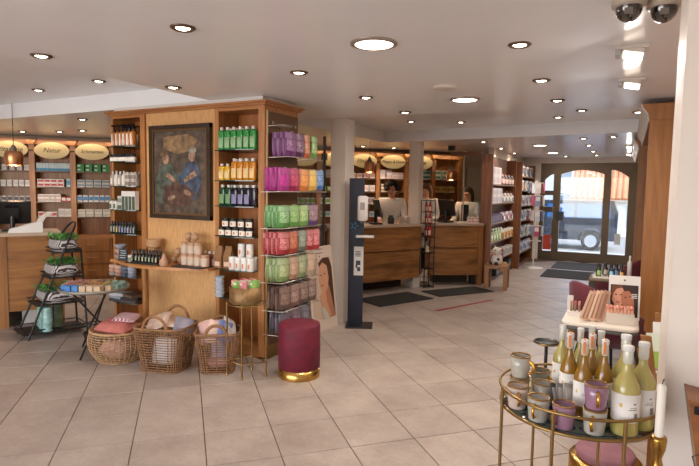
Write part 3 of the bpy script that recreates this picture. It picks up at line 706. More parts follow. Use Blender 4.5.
blob('painted_robe', [(.06, .06), (.15, .12), (.24, .06), (.27, -.1), (.2, -.25), (.02, -.33), (-.02, -.15)], oil('oil_blue', '#485266', 0), .001)
blob('painted_cloth', [(-.2, -.14), (-.05, -.1), (.08, -.12), (.2, -.2), (.12, -.3), (-.08, -.34), (-.22, -.27)], oil('oil_brown', '#5e4238', 0), .002)
blob('painted_shawl', [(-.03, -.02), (.1, .0), (.14, -.08), (.0, -.1)], oil('oil_teal', '#46586a', 0), .003)
sk = oil('oil_skin', '#9c7d68', 0, 14)
blob('painted_face', ell(-.17, .13, .042, .058), sk, .003); blob('painted_face', ell(.16, .15, .042, .058), sk, .003)
blob('painted_hair', ell(-.19, .175, .05, .03, .4), oil('oil_hair', '#6a5238', 0), .004); blob('painted_hair', ell(.165, .205, .055, .03, -.1), oil('oil_veil', '#8f867a', 0), .004)
blob('painted_arm', [(-.14, .0), (-.04, -.07), (-.05, -.11), (-.17, -.04)], sk, .004); blob('painted_arm', [(.2, .02), (.06, -.06), (.07, -.1), (.22, -.03)], sk, .004)
blob('painted_hand', ell(-.1, -.24, .05, .022, .3), sk, .004); blob('painted_hand', ell(.1, -.19, .05, .022, -.3), sk, .004)

# ---- half-round ledge under the painting
led = thing('wall_ledge', 'bow-fronted wooden ledge on one round leg under the painting', 'shelf', (0, 0, 0))
pts = [(-3.315, 3.70), (-4.19, 3.70), (-4.19, FY - .006), (-4.5, FY - .006)]
for k in range(17):
    t = k / 16; pts.append((-4.5 + 1.22 * t, 3.56 - .2 * math.sin(t * PI) ** .8 - (.06 if t < .02 else 0)))
pts.append((-3.28, FY - .006)); pts.append((-3.315, FY - .006))
MB().prism(pts, .757, .785).build('ledge_board', wood('ledge_wood', '#a5673a', '#c08850', 'x', .4), led)
MB().lathe([(.032, 0), (.024, .3), (.03, .757)], 14, c=(-3.96, 3.45, 0)).build('leg', oak_lt, led)
LG = .7855
for nm, x, y, w_, d_, lab in (('tray', -3.97, 3.49, .4, .17, 'black slate tray under dark dropper bottles on the ledge'), ('tray', -3.46, 3.545, .33, .19, 'black slate tray under stacked candle jars on the ledge')):
    b = MB(); b.rbox((0, 0, .006), (w_, d_, .012), .02); tag(b.build(nm, plain('#211c19', .5), None, (x, y, LG), .12), lab, 'tray')
TZ = LG + .0125
dbt = [bottle(.018, .112, P_('#20160f', .2), P_(c_), black_pl, neck=.5, caph=.3) for c_ in ('#7f9473', '#a8a58e', '#7f9473', '#b5a88a')]
row(dbt, 8, (-4.13, 3.47, TZ), (-3.82, 3.47, TZ), 'dropper_bottle', 'dark dropper bottle, {o} of front row on ledge tray', 'bottle', 'dropper bottles front row')
row(dbt, 7, (-4.11, 3.53, TZ), (-3.84, 3.53, TZ), 'dropper_bottle', 'dark dropper bottle, {o} of rear row on ledge tray', 'bottle', 'dropper bottles rear row')
row(jar(.021, .06, P_('#d9cfc3'), P_('#d0c8c0'), P_('#6f7f62')), 1, (-4.13, 3.43, TZ), (-4.13, 3.43, TZ), 'small_jar', 'small white jar at left front of dropper bottles', 'jar', None)
wbm = mat('turned_wood', '#b98f68', .6, noise=.15, nscale=10, stretch=(1, 1, 8))
for i in range(3): place(stack_bowl(.075, .045, wbm), 'wooden_bowl', 'pale wooden bowl, %s from bottom of the nested stack on ledge' % ORDS[i], 'bowl', (-4.0, 3.60, LG + .13 + i * .022), 0, 'nested wooden bowls')
place([('stand', MB().lathe([(.04, 0), (.034, .01), (.02, .05), (.03, .125), (.034, .1295)], 16).mesh('stand', wbm))], 'bowl_stand', 'turned wooden stand carrying nested bowls on the ledge', 'stand', (-4.0, 3.642, LG))
cj = jar(.0385, .105, P_('#c99f86'), P_('#b08a6c'), P_('#c4ae9a'), .2)
for lv, nm in ((0, 'lower'), (.1055, 'upper')):
    n_ = 4 if lv == 0 else 3
    row(cj, n_, (-3.55, 3.555, TZ + lv), (-3.55 + .078 * (n_ - 1), 3.555, TZ + lv), 'candle_jar', 'pink-beige candle jar, {o} of %s layer on ledge tray' % nm, 'candle', 'candle jars %s layer' % nm)
row(soap_puck(.022, .012, wbm), 2, (-3.51, 3.555, TZ + .2115), (-3.43, 3.555, TZ + .2115), 'cork_coaster', 'small cork disc, {o} one under a wooden ball', 'coaster', 'cork discs')
ball = proto('ball', lambda: [('ball', MB().lathe([(.001, 0)] + [(.038 * math.sin(t * PI / 10), .038 - .038 * math.cos(t * PI / 10)) for t in range(1, 10)] + [(.001, .076)], 18).mesh('ball', mat('ball_wood', '#b58e6c', .6, noise=.12, nscale=14)))])
row(ball, 2, (-3.51, 3.555, TZ + .224), (-3.43, 3.555, TZ + .224), 'wooden_ball', 'pale wooden ball, {o} one atop the candle jars', 'ball', 'wooden balls')
for i, (x, y, s_) in enumerate(((-3.8, 3.64, .9), (-3.68, 3.6, .95), (-3.72, 3.61, 1.0))):
    place(ball, 'wooden_ball', 'wooden ball behind the trays, %s of three' % ['left', 'right', 'rear'][i], 'ball', (x, y + .03, LG + (.0 if i < 2 else .075)), 0, 'balls behind trays', (s_, s_, s_))
place([('pear', MB().lathe([(.03, 0), (.042, .02), (.04, .045), (.022, .075), (.014, .1), (.006, .112)], 18).mesh('pear', P_('#b98e72', .6)))], 'pear_figure', 'pear-shaped clay figure between the two ledge trays', 'figure', (-3.70, 3.44, LG), 0)
row(bottle(.02, .14, P_('#8a3f35', .3), P_('#d8c9bb'), P_('#cbbcae'), neck=.5), 3, (-3.40, 3.655, LG), (-3.30, 3.655, LG), 'red_bottle', 'slim red bottle with pale cap, {o} at right end of ledge', 'bottle', 'slim red bottles on ledge')
sl = thing('slate_sign', 'small slate board with chalk writing at left end of ledge', 'sign', (-4.31, 3.5, LG), .15)
b = MB(); b.box((0, 0, .055), (.1, .012, .11), 0, 0, -.15); b.build('slate', plain('#2f3338', .7), sl)
b = MB()
for i in range(4): b.box((random.uniform(-.008, .008), -.0075 - .0 + .0012 * 0 + (i - 1.5) * -.0033 * -1 - .001, .028 + i * .022), (random.uniform(.05, .075), .002, .006), 0, 0, -.15)
b.build('chalk_writing', plain('#b9bcc0', .8), sl)
def cloth_bag(w_, h_, m_): 
    def mk():
        b = MB(); b.lathe([(w_ * .8, 0), (w_, h_ * .2), (w_ * .95, h_ * .5), (w_ * .4, h_ * .78), (w_ * .55, h_ * .95), (w_ * .5, h_)], 14, sy=.7); return [('sack', b.mesh('sack', m_))]
    return proto(('sack', w_, h_, m_.name), mk)
linen = mat('linen', '#b4876a', .85, noise=.15, nscale=30)
place(cloth_bag(.045, .1, linen), 'linen_pouch', 'linen pouch right of the slate board on ledge', 'pouch', (-4.21, 3.54, LG))
place(cloth_bag(.04, .085, mat('linen_light', '#c09a80', .85, noise=.15, nscale=30)), 'linen_pouch', 'paler linen pouch behind the slate board', 'pouch', (-4.19, 3.62, LG))
row(stack_bowl(.06, .05, P_('#a2857a', .7)), 1, (-4.42, 3.56, LG), (-4.42, 3.56, LG), 'clay_bowl', 'brown clay bowl at left end of ledge', 'bowl', None)
place(stack_bowl(.055, .05, P_('#b78e7e', .7)), 'clay_bowl', 'rosy clay bowl stacked in the brown bowl on ledge', 'bowl', (-4.42, 3.56, LG + .0505))
place(stack_bowl(.055, .045, P_('#8d8d98', .7)), 'clay_bowl', 'grey clay bowl topping the bowls on ledge', 'bowl', (-4.42, 3.56, LG + .101))
def mute(h, k=.4):
    h = h.strip('#'); v = [int(h[i:i + 2], 16) for i in (0, 2, 4)]; g = sum(v) / 3
    return '#%02x%02x%02x' % tuple(int(x + (g - x) * k) for x in v)
# ------------------------------------------------------------------ pouches hanging on the bronze side panel
def pouch(w_, h_, t_, body, panel_, head):
    def mk():
        b = MB(); rs = []
        for z, th in ((0, .002), (.012, .004), (h_ * .2, t_ * .9), (h_ * .5, t_), (h_ * .78, t_ * .7), (h_ - .03, .005), (h_, .002)):
            rs.append([(th / 2, -w_ / 2, z), (th / 2 * 1.4, 0, z), (th / 2, w_ / 2, z), (-th / 2, w_ / 2, z), (-th / 2 * 1.4, 0, z), (-th / 2, -w_ / 2, z)])
        b.loft(rs)
        l = MB(); q = []
        for z, th in ((h_ * .22, t_ * .92), (h_ * .5, t_ * 1.0), (h_ * .72, t_ * .8)):
            q.append([(th / 2 + .002, -w_ * .42, z), (th / 2 * 1.4 + .002, 0, z), (th / 2 + .002, w_ * .42, z), (th / 2, w_ * .42, z), (th / 2 * 1.4 - .003, 0, z), (th / 2, -w_ * .42, z)])
        l.loft(q)
        hd = MB(); q = []
        for z, th in ((h_ * .74, t_ * .76), (h_ * .86, t_ * .45), (h_ * .97, .005)):
            q.append([(th / 2 + .002, -w_ * .505, z), (th / 2 * 1.4 + .002, 0, z), (th / 2 + .002, w_ * .505, z), (-th / 2 - .002, w_ * .505, z), (-th / 2 * 1.4 - .002, 0, z), (-th / 2 - .002, -w_ * .505, z)])
        hd.loft(q)
        return [('pouch_body', b.mesh('pouch_body', body)), ('print', l.mesh('print', panel_)), ('header', hd.mesh('header', head))]
    return proto(('pouch', w_, h_, t_, body.name, panel_.name, head.name), mk)
def blend(a, b_, k):
    va, vb = [[int(h.strip('#')[i:i + 2], 16) for i in (0, 2, 4)] for h in (a, b_)]
    return '#%02x%02x%02x' % tuple(int(x + (y - x) * k) for x, y in zip(va, vb))
rods = MB()
def bag_row(ztop, h_, spec, word, name, cat='snack bag', depth=.165, x1=-2.575):
    """spec: list of (y centre, width, count, colour word, body, print, height factor)"""
    for si, (y, w_, n, cw, bc, pc, hf) in enumerate(spec):
        hh = h_ * hf
        pr1 = print_mat('pouch_print_' + bc.strip('#') + pc.strip('#'), blend(bc, pc, .65), blend(bc, pc, .2), blend(bc, pc, .4), 90.)
        b1, b2_ = mute(bc, .22), mute(blend(bc, pc, .45), .15)
        pa = pouch(w_, hh, .02, mat('foil_' + b1.strip('#'), b1, .32, noise=.25, nscale=18), pr1, mat('foil_head_' + b2_.strip('#'), b2_, .35))
        pb = pouch(w_, hh, .02, mat('foil_' + b2_.strip('#'), b2_, .32, noise=.25, nscale=18), pr1, mat('foil_' + b1.strip('#'), b1, .32, noise=.25, nscale=18))
        for k in range(n):
            x = x1 - k * depth / max(n, 2)
            o = place(pb if k % 2 else pa, name, '%s pouch in %s bag row, %s stack from the corner, %s from front' % (cw, word, ORDS[si], ORDS[k]), cat, (x, y + .012 * (k % 2), ztop - hh), -.1 + .05 * (k % 3), 'hanging pouches ' + word + ' row'); o.rotation_euler[0] = random.uniform(-.09, .05)
        rods.cyl((-2.752, y, ztop - .012), (x1 + .03, y, ztop + .002), .003, 6)
    rods.tube([(-2.75, spec[0][0] - .08, ztop - h_ - .012), (x1 + .035, spec[0][0] - .08, ztop - h_ - .006), (x1 + .035, spec[-1][0] + .08, ztop - h_ - .006), (-2.75, min(4.17, spec[-1][0] + .08), ztop - h_ - .012)], .004, 6)
bag_row(1.985, .205, [(3.80, .14, 6, 'purple', '#6d2a6d', '#c9a9bf', 1), (3.945, .13, 3, 'dark violet', '#5a2250', '#d9c6cf', 1), (4.06, .09, 2, 'orange', '#cc5a24', '#e8dcd0', 1.02), (4.17, .09, 2, 'light green', '#6aa23a', '#e6e6d8', .98)], 'top', 'snack_pouch')
bag_row(1.68, .195, [(3.7, .14, 8, 'magenta', '#a81d7c', '#d44aa6', 1), (3.855, .14, 2, 'crimson', '#a21d4d', '#d97a8a', 1), (4.01, .14, 2, 'orange', '#cf6a20', '#ecc08a', 1), (4.16, .13, 2, 'yellow', '#d9a53a', '#efd9a0', .97), (4.29, .12, 1, 'blue', '#2d5fa8', '#c9d6e6', .93)], 'second', 'snack_pouch')
bag_row(1.36, .185, [(3.7, .14, 8, 'green striped', '#4f9440', '#d8dfcf', 1), (3.855, .14, 2, 'leaf green', '#5a9a3a', '#cfd8b4', 1), (4.01, .14, 2, 'lime green', '#6da042', '#d9dec0', 1), (4.17, .15, 2, 'violet and gold', '#5c3a78', '#d8c48a', 1)], 'third', 'snack_pouch')
bag_row(1.135, .19, [(3.7, .14, 7, 'red striped', '#b0222a', '#e6d2cc', 1), (3.85, .13, 2, 'scarlet', '#b53a2a', '#d9b98a', 1), (3.99, .12, 1, 'grey green', '#66705c', '#c9c9bb', .98), (4.11, .11, 1, 'red and white', '#b8202c', '#ddd6d0', 1), (4.23, .11, 1, 'white and red', '#c22a34', '#e2ddd8', 1)], 'fourth', 'snack_pouch')
bag_row(.912, .2, [(3.7, .14, 6, 'olive striped', '#7f9a55', '#d9d2bd', 1), (3.85, .14, 2, 'tan', '#a87a5c', '#dcc9b4', 1), (3.99, .13, 2, 'sage', '#7f9464', '#d6ccb4', 1), (4.15, .15, 1, 'beige', '#b09478', '#d6b8a4', 1)], 'fifth', 'snack_pouch')
bag_row(.665, .2, [(3.72, .15, 4, 'clear brown', '#6a4a40', '#b39a8c', 1), (3.88, .14, 2, 'dried fruit', '#7a5046', '#c9b8ac', 1), (4.03, .14, 2, 'nut brown', '#5d443a', '#c4aea0', 1), (4.17, .13, 2, 'walnut brown', '#6a4c3e', '#cbbab0', 1)], 'sixth', 'snack_pouch')
bag_row(.44, .19, [(3.74, .15, 3, 'dark blue-grey', '#4a4550', '#9a8a92', 1), (3.9, .14, 2, 'plum grey', '#5a4450', '#a8949a', 1), (4.05, .14, 2, 'slate', '#4e4a58', '#a39aa0', 1)], 'lowest', 'snack_pouch')
for k in range(3): rods.cyl((-2.752, 3.76 + .055 * k, 2.04), (-2.60, 3.76 + .055 * k, 2.045), .003, 6)
rods.tube([(-2.75, 3.72, 2.035), (-2.62, 3.73, 2.04), (-2.62, 3.9, 2.04), (-2.75, 3.9, 2.035)], .004, 6)
rods.build('bag_hooks', plain('#c9c2ba', .3, .8), unit)

# ------------------------------------------------------------------ advert board leaning on the pillar
def face_disc(parent, pts, mt, y, name, th=.0012):
    b = MB(); b.prism(pts, y, y + th, 0, Matrix(((1, 0, 0, 0), (0, 0, -1, 0), (0, 1, 0, 0), (0, 0, 0, 1)))); return b.build(name, mt, parent)
ad = thing('advert_board', 'beige framed advert of a long-haired woman leaning against the slim pillar', 'poster', (-2.815, 4.60, 0.0), math.atan2(.48, .03))
ad.rotation_euler = (math.radians(-7), 0, math.atan2(.48, .03))
WA, HA = .48, .9
MB().b2((0, 0, 0), (WA, .03, HA)).build('board', plain('#cdb8a8', .6), ad)
b = MB(); b.b2((.05, -.003, .12), (WA - .04, .0, HA - .13)); b.build('print_ground', plain('#c2a794', .6), ad)
hair = plain('#4a2a18', .6); skin = plain('#c4906f', .6); skin2 = plain('#a97254', .6)
def sh(pts): return [(min(.92, max(.1, .62 + (x - .62) * 1.3)) * WA, min(.86, max(.13, .5 + (z - .5) * 1.08)) * HA) for x, z in pts]
face_disc(ad, sh([(.45, .78), (.6, .84), (.78, .83), (.9, .72), (.93, .45), (.93, .16), (.8, .16), (.74, .4), (.62, .5), (.5, .66)]), hair, .0035, 'painted_hair')
face_disc(ad, sh([(.47, .74), (.58, .78), (.7, .74), (.73, .6), (.68, .5), (.58, .44), (.49, .47), (.44, .58)]), skin, .005, 'painted_face')
face_disc(ad, sh([(.62, .5), (.72, .52), (.78, .36), (.86, .16), (.62, .16), (.56, .3)]), skin2, .0045, 'painted_neck')
face_disc(ad, sh([(.42, .42), (.52, .47), (.6, .43), (.62, .33), (.72, .18), (.58, .16), (.48, .28)]), skin, .006, 'painted_hand')
face_disc(ad, sh([(.42, .26), (.5, .3), (.6, .22), (.66, .14), (.5, .13)]), plain('#b9b2a0', .6), .0065, 'painted_sleeve')
for x, z, w_ in ((.465, .655, .045), (.61, .665, .045)): face_disc(ad, [(x * WA + w_ * .3 * math.cos(t), z * HA + .007 * math.sin(t)) for t in [PI * k / 5 for k in range(10)]], plain('#2a1a12'), .0065, 'painted_eye')
face_disc(ad, ell(.49 * WA, .53 * HA, .026, .009), plain('#a2524a'), .0065, 'painted_mouth')
face_disc(ad, [(.36 * WA, .915 * HA), (.62 * WA, .915 * HA), (.62 * WA, .925 * HA), (.36 * WA, .925 * HA)], plain('#5a4a42'), .001, 'headline')
face_disc(ad, ell(.49 * WA, .88 * HA, .008, .01), plain('#3a2c26'), .001, 'emblem')
face_disc(ad, [(.12 * WA, .62 * HA), (.3 * WA, .62 * HA), (.3 * WA, .63 * HA), (.12 * WA, .63 * HA)], plain('#7a665a'), .004, 'caption')

# ------------------------------------------------------------------ velvet stool
def pouf(name, label, loc, r, h, hb, mtop, rz=0.):
    t = thing(name, label, 'stool', loc, rz)
    MB().lathe([(r * .985, 0), (r * .99, .003), (r * .99, hb), (r * .9, hb)], 48).build('brass_base', mat('pouf_brass', '#c29a55', .25, metal=1., noise=.05, nscale=30), t)
    p = [(r * .95, hb), (r, hb + .008), (r * 1.01, h * .6), (r, h - .03), (r * .97, h - .012), (r * .9, h - .004)]
    MB().lathe(p + [(r * .5, h), (.001, h)], 48).build('velvet_cushion', mtop, t)
    MB().lathe([(r * .955 + .004 * math.cos(a), h - .013 + .004 * math.sin(a)) for a in [2 * PI * k / 8 for k in range(9)]], 48, caps=False).build('piping', mtop, t)
    return t
pouf('velvet_stool', 'round burgundy velvet stool with brass base by the tower', (-2.285, 3.52, 0), .168, .44, .075, burg)

# ------------------------------------------------------------------ brass plant stand with bucket of soaps
st = thing('brass_stand', 'slim brass stand with glass shelf holding a brass bucket', 'side table', (-2.63, 3.29, 0))
leg_xy = [(-.155, -.06), (.02, -.09), (.135, .07), (-.06, .135)]
for x, y in leg_xy:
    b = MB(); b.cyl((x, y, 0), (x, y, .80 if (x, y) == leg_xy[2] else .60), .007, 8); b.lathe([(.011, 0), (.011, .012), (.008, .018)], 8, c=(x, y, 0)); b.build('leg', brass, st)
b = MB(); b.tube([(x, y, .12) for x, y in leg_xy], .005, 6, closed=True); b.build('stretcher', brass, st)
b = MB(); b.tube([(.15 * math.cos(a), .15 * math.sin(a), .595) for a in [2 * PI * k / 32 for k in range(32)]], .005, 6, closed=True); b.build('ring', brass, st)
b = MB(); b.lathe([(.147, .588), (.149, .592), (.147, .596)], 32); b.build('glass_top', shelf_glass, st)
bk = thing('brass_bucket', 'hammered brass bucket filled with coloured bars on the brass stand', 'bucket', (-2.66, 3.31, .5965))
MB().lathe([(.125, 0), (.128, .005), (.128, .13), (.122, .13), (.121, .008), (.001, .008)], 36).build('bucket', mat('hammered_brass', '#8a6a44', .5, metal=.6, noise=.25, nscale=30, bump=.5), bk)
cols = ['#cf6f76', '#7fb356', '#d4868c', '#8cba62', '#c65d66', '#d8b7a4', '#7fae5c', '#d27f86', '#c9c3ba']
for k, (x, y) in enumerate(((-.08, -.03), (-.03, -.075), (.03, -.07), (.085, -.02), (-.06, .05), (0, .02), (.06, .05), (.0, .085), (-.01, -.03))):
    place(carton(.055, .035, .165, P_(cols[k]), P_('#e6dcd4'), (.2, .8, .85, .95)), 'soap_bar', '%s wrapped bar in brass bucket, %s' % (['rose', 'green', 'pink', 'light green', 'red', 'beige', 'leaf green', 'salmon', 'pale grey'][k], ['left front', 'front left of centre', 'front right of centre', 'far right', 'left rear', 'at centre', 'right rear', 'rearmost', 'front centre'][k]), 'soap', (-2.66 + x, 3.31 + y, .606 + .012 * (k % 3) * 0), random.uniform(-.5, .5), 'bars in the brass bucket')

# ------------------------------------------------------------------ wicker baskets
wick = mat('wicker', '#8a6240', .7, noise=.35, nscale=40); wick2 = mat('wicker_light', '#b08a62', .7, noise=.3, nscale=40)
def weave(ring, nz, nr, r_s, r_r, h_):
    """ring(t, z) -> point; horizontal strands plus ribs"""
    b = MB(); N = 48
    for i in range(nz + 1):
        z = h_ * i / nz; b.tube([ring(2 * PI * k / N, z, (i % 2) * .002 * (1 if k % 2 else -1)) for k in range(N)], r_s, 4, closed=True)
    for k in range(nr):
        t = 2 * PI * k / nr; b.tube([ring(t, h_ * j / 6, 0) for j in range(7)], r_r, 4)
    return b
def basket(name, label, loc, rz, a0, b0, a1, b1, h_, sqr, nz, nr, m_, handles, bulge=0.):
    t_ = thing(name, label, 'basket', loc, rz)
    def ring(t, z, o=0):
        k = z / h_; a = a0 + (a1 - a0) * k + bulge * math.sin(k * PI) + o; b_ = b0 + (b1 - b0) * k + bulge * math.sin(k * PI) + o
        c, s = math.cos(t), math.sin(t); p = 1 - sqr
        return (a * math.copysign(abs(c) ** p, c), b_ * math.copysign(abs(s) ** p, s), z + .004)
    weave(ring, nz, nr, .0042, .0042, h_).build('woven_sides', m_, t_)
    b = MB(); b.tube([ring(2 * PI * k / 40, h_, .0) for k in range(40)], .011, 6, closed=True); b.build('rim', m_, t_)
    pts = [ring(2 * PI * k / 32, .004) for k in range(32)]
    b = MB(); b.prism([(p[0], p[1]) for p in pts], .002, .012); b.build('bottom', m_, t_)
    for s in handles:
        q = [(s[0] * math.cos(PI * k / 10) * .5 + 0, 0, 0) for k in range(11)]
        b = MB(); b.tube([(s[1] + (s[0] * math.cos(PI * k / 10) if not s[3] else 0), s[2] + (s[0] * math.cos(PI * k / 10) if s[3] else 0), h_ - .01 + s[4] * math.sin(PI * k / 10)) for k in range(11)], .013, 6); b.build('handle', mat('handle_cane', '#8a5f3a', .6, noise=.2, nscale=30), t_)
    return t_
basket('wire_basket', 'round open-weave cane basket of textiles, leftmost by the ledge leg', (-3.87, 3.08, 0), .2, .175, .165, .235, .215, .26, .0, 13, 36, wick2, (), .045)
basket('wicker_basket', 'square wicker basket with two hoop handles, middle of three', (-3.335, 3.12, 0), .3, .165, .145, .215, .185, .36, .62, 17, 32, wick, ((.105, 0, -.185, 0, .125), (.105, 0, .185, 0, .135)))
basket('wicker_basket', 'square wicker basket of soft packs, rightmost by the brass stand', (-2.935, 3.30, 0), .6, .13, .12, .178, .158, .325, .62, 16, 28, wick, ((.085, 0, -.158, 0, .095), (.085, 0, .158, 0, .1)))
# soft packs inside the baskets
def cushion(w_, d_, h_, m_, n=9, seed=0):
    def mk():
        rnd = random.Random(seed); b = MB(); vs = []; fs = []
        for side in (1, -1):
            for i in range(n + 1):
                for j in range(n + 1):
                    u, v = i / n * 2 - 1, j / n * 2 - 1; k = (1 - u ** 4) * (1 - v ** 4)
                    vs.append((u * w_ / 2 * (1 - .06 * v * v), v * d_ / 2 * (1 - .06 * u * u), side * h_ / 2 * k ** .5 + rnd.uniform(-1, 1) * h_ * .04 * k))
        st = (n + 1) ** 2
        for s in range(2):
            for i in range(n):
                for j in range(n):
                    q = [s * st + i * (n + 1) + j, s * st + (i + 1) * (n + 1) + j, s * st + (i + 1) * (n + 1) + j + 1, s * st + i * (n + 1) + j + 1]
                    fs.append(tuple(q if s == 0 else q[::-1]))
        b.add(vs, fs, 0, True); return [('pack', b.mesh('pack', m_))]
    return proto(('cushion', w_, d_, h_, m_.name, seed), mk)
def soft(label, cat, loc, rot, size, m_, group, name='textile_pack', seed=0):
    o = place(cushion(size[0], size[1], size[2], m_, seed=seed), name, label, cat, loc, 0, group); o.rotation_euler = rot; return o
def gingham():
    M = mat('gingham_cloth', '#8d2a45', .85); nt = M.node_tree; b = nt.nodes['Principled BSDF']
    tc = nt.nodes.new('ShaderNodeTexCoord'); ck = nt.nodes.new('ShaderNodeTexChecker'); ck.inputs['Scale'].default_value = 62
    ck.inputs['Color1'].default_value = C('#8d2a45'); ck.inputs['Color2'].default_value = C('#d9c6c4')
    nt.links.new(tc.outputs['Object'], ck.inputs['Vector']); nt.links.new(ck.outputs[0], b.inputs['Base Color']); return M
pinkc = mat('rose_linen', '#b5685f', .85, noise=.12, nscale=30); pinkl = mat('pale_rose_linen', '#c99a92', .85, noise=.12, nscale=30)
soft('folded rose linen cloth filling the round cane basket', 'cloth', (-3.88, 3.07, .285), (.1, .08, .3), (.30, .26, .11), pinkc, 'textiles in the cane basket', seed=1)
soft('burgundy gingham cloth on top of round cane basket', 'cloth', (-3.85, 3.15, .352), (.12, .06, .5), (.2, .2, .045), gingham(), 'textiles in the cane basket', seed=2)
soft('rose linen bundle low inside the round cane basket', 'cloth', (-3.87, 3.08, .1), (0, 0, .3), (.26, .24, .16), pinkl, 'textiles in the cane basket', seed=3)
film = mat('clear_film', '#bfa28f', .2, noise=.2, nscale=20, spec=.8)
soft('film-wrapped beige pack leaning left in middle basket', 'pack', (-3.42, 3.11, .38), (.5, -.35, .3), (.22, .2, .06), film, 'packs in middle basket', seed=4)
soft('film-wrapped tan pack lying across middle basket', 'pack', (-3.31, 3.2, .37), (.3, .25, .9), (.24, .18, .06), mat('tan_film', '#b08e74', .25, noise=.2, nscale=20), 'packs in middle basket', seed=5)
soft('grey-lilac pack at right of middle basket', 'pack', (-3.22, 3.2, .36), (.9, .3, .8), (.16, .14, .05), mat('lilac_film', '#8e8794', .3, noise=.2, nscale=20), 'packs in middle basket', seed=6)
soft('white pack deep inside the middle basket', 'pack', (-3.33, 3.09, .15), (1.3, 0, .35), (.2, .22, .06), mat('white_film', '#c4bcb8', .4, noise=.15, nscale=20), 'packs in middle basket', seed=7)
soft('brown bundle deep inside the middle basket', 'pack', (-3.33, 3.2, .16), (.2, 0, .35), (.24, .16, .2), mat('brown_cloth', '#7d5f4c', .8, noise=.15, nscale=20), 'packs in middle basket', seed=8)
for i, (c_, w_, dx, dy_, dz, rot) in enumerate((('#c49a92', 'rose', -.07, -.06, .3, (1.1, -.3, .5)), ('#d8b5a6', 'peach', .0, -.04, .31, (1.0, .2, .7)), ('#7a86b8', 'blue', .07, .0, .31, (.9, .4, 1.0)), ('#d9cfca', 'white', .06, .07, .33, (.7, .6, 1.2)), ('#cdb6ac', 'pale pink', -.03, .06, .3, (.8, -.2, .2)), ('#a8a4b8', 'lilac', .0, .01, .14, (1.3, 0, .75)))):
    soft('%s soft pack in the rightmost basket' % w_, 'pack', (-2.935 + dx, 3.30 + dy_, dz + .02), rot, (.13, .2 if i < 5 else .18, .045), mat('pack_' + w_.replace(' ', '_'), c_, .35, noise=.12, nscale=25), 'packs in rightmost basket', seed=10 + i)
soft('pink folded towel low in the rightmost basket', 'pack', (-2.935, 3.30, .07), (0, 0, .75), (.18, .16, .09), pinkl, 'packs in rightmost basket', seed=20)

# ------------------------------------------------------------------ glass partition between tower and pillar
gp = thing('glass_partition', 'upright glass pane with steel edge clamps left of the slim pillar', 'partition', (-2.965, 4.25, 0))
MB().b2((-.005, .0, .86), (.005, .78, 2.05)).build('pane', glass, gp)
b = MB(); b.b2((-.012, .78, .0), (.012, .80, 2.08)); b.build('edge_post', plain('#4a4540', .35, .5), gp)
for z in (1.86, 1.08):
    b = MB(); b.box((0, .79, z), (.05, .045, .07)); b.build('clamp', plain('#5d5650', .35, .6), gp)
b = MB(); b.b2((-.02, .0, .0), (.02, .78, .86)); b.build('base_panel', plain('#2a2420', .5), gp)
dsp = thing('black_bust', 'black hourglass-shaped display stand behind hanging pouches', 'display stand', (-3.05, 4.72, 0))
MB().b2((-.03, -.14, 0), (.03, .14, .84)).build('plinth', plain('#1c1815', .6), dsp)
XZr = Matrix(((0, 0, 1, 0), (1, 0, 0, 0), (0, 1, 0, 0), (0, 0, 0, 1)))
MB().prism([(-.13, .84), (.15, .84), (.13, .92), (.045, 1.06), (.03, 1.14), (.075, 1.3), (-.085, 1.3), (-.03, 1.14), (-.04, 1.06), (-.12, .9)], -.02, .02, 0, XZr).build('bust', plain('#120f0d', .7), dsp)
# ------------------------------------------------------------------ left service counter (front runs along a slant)
def counter(name, label, a, b_, depth, posts, bow=0., top_over=.03, toe=None, n=10, zt=.965, zb=.17, split=True):
    """front edge from a to b_ (plan points), body behind it to the left of the direction a->b_"""
    A_, B_ = Vector((a[0], a[1], 0)), Vector((b_[0], b_[1], 0)); d = (B_ - A_); L = d.length; ang = math.atan2(d.y, d.x)
    t = thing(name, label, 'counter', A_, ang)
    def front(s, off=0.): return (s * L, -bow * math.sin(s * PI) + off)
    for z0, z1, off, nm in (((.615, zt - .0, .0, 'upper_panel'), (zb, .60, .018, 'lower_panel')) if split else ((zb, zt, .0, 'front_panel'),)):
        pts = [front(k / n, off) for k in range(n + 1)] + [(L, .05 + off), (0, .05 + off)]
        pts = [front(k / n, off) for k in range(n + 1)] + [front(k / n, off + .04) for k in range(n, -1, -1)]
        b = MB()
        for k in range(n):
            p, q = front(k / n, off), front((k + 1) / n, off); p2, q2 = front(k / n, off + .03), front((k + 1) / n, off + .03)
            b.prism([p, q, q2, p2], z0, z1)
        b.build(nm, oak, t)
    b = MB()
    for k in range(n):
        p, q = front(k / n, -top_over), front((k + 1) / n, -top_over); b.prism([p, q, (q[0], depth), (p[0], depth)], zt, 1.0)
    b.build('worktop', mat('counter_top', '#b9a28c', .35, noise=.06, nscale=10), t)
    b = MB(); b.b2((.1, .12, zb + .02), (L - .1, depth - .02, zt)); b.build('cabinet_body', mat('counter_inside', '#6a4528', .6), t)
    for s, w_ in posts:
        x, y = front(s); b = MB(); b.b2((x - w_ / 2, y - .012, 0), (x + w_ / 2, y + .1, zt)); b.build('post', oak_v, t)
    b = MB(); b.b2((.15, .28, .0), (L - .15, depth - .05, zb + .02)); b.build('toe_kick', plain('#3a2b20', .7), t)
    return t
lc = counter('service_counter', 'long oak service counter at left behind the ladder rack', (-6.9, 1.05), (-5.44, 3.62), .55, ((.81, .12), (.985, .12)), split=False)
b = MB(); b.b2((-.1, 0, 0), (.1, .16, .19)); bb = b.build('white_box', plain('#b9b2ab', .6), None, (-5.66, 3.42, 0), 1.05)
tag(bb, 'white box on floor under the left oak counter', 'box')
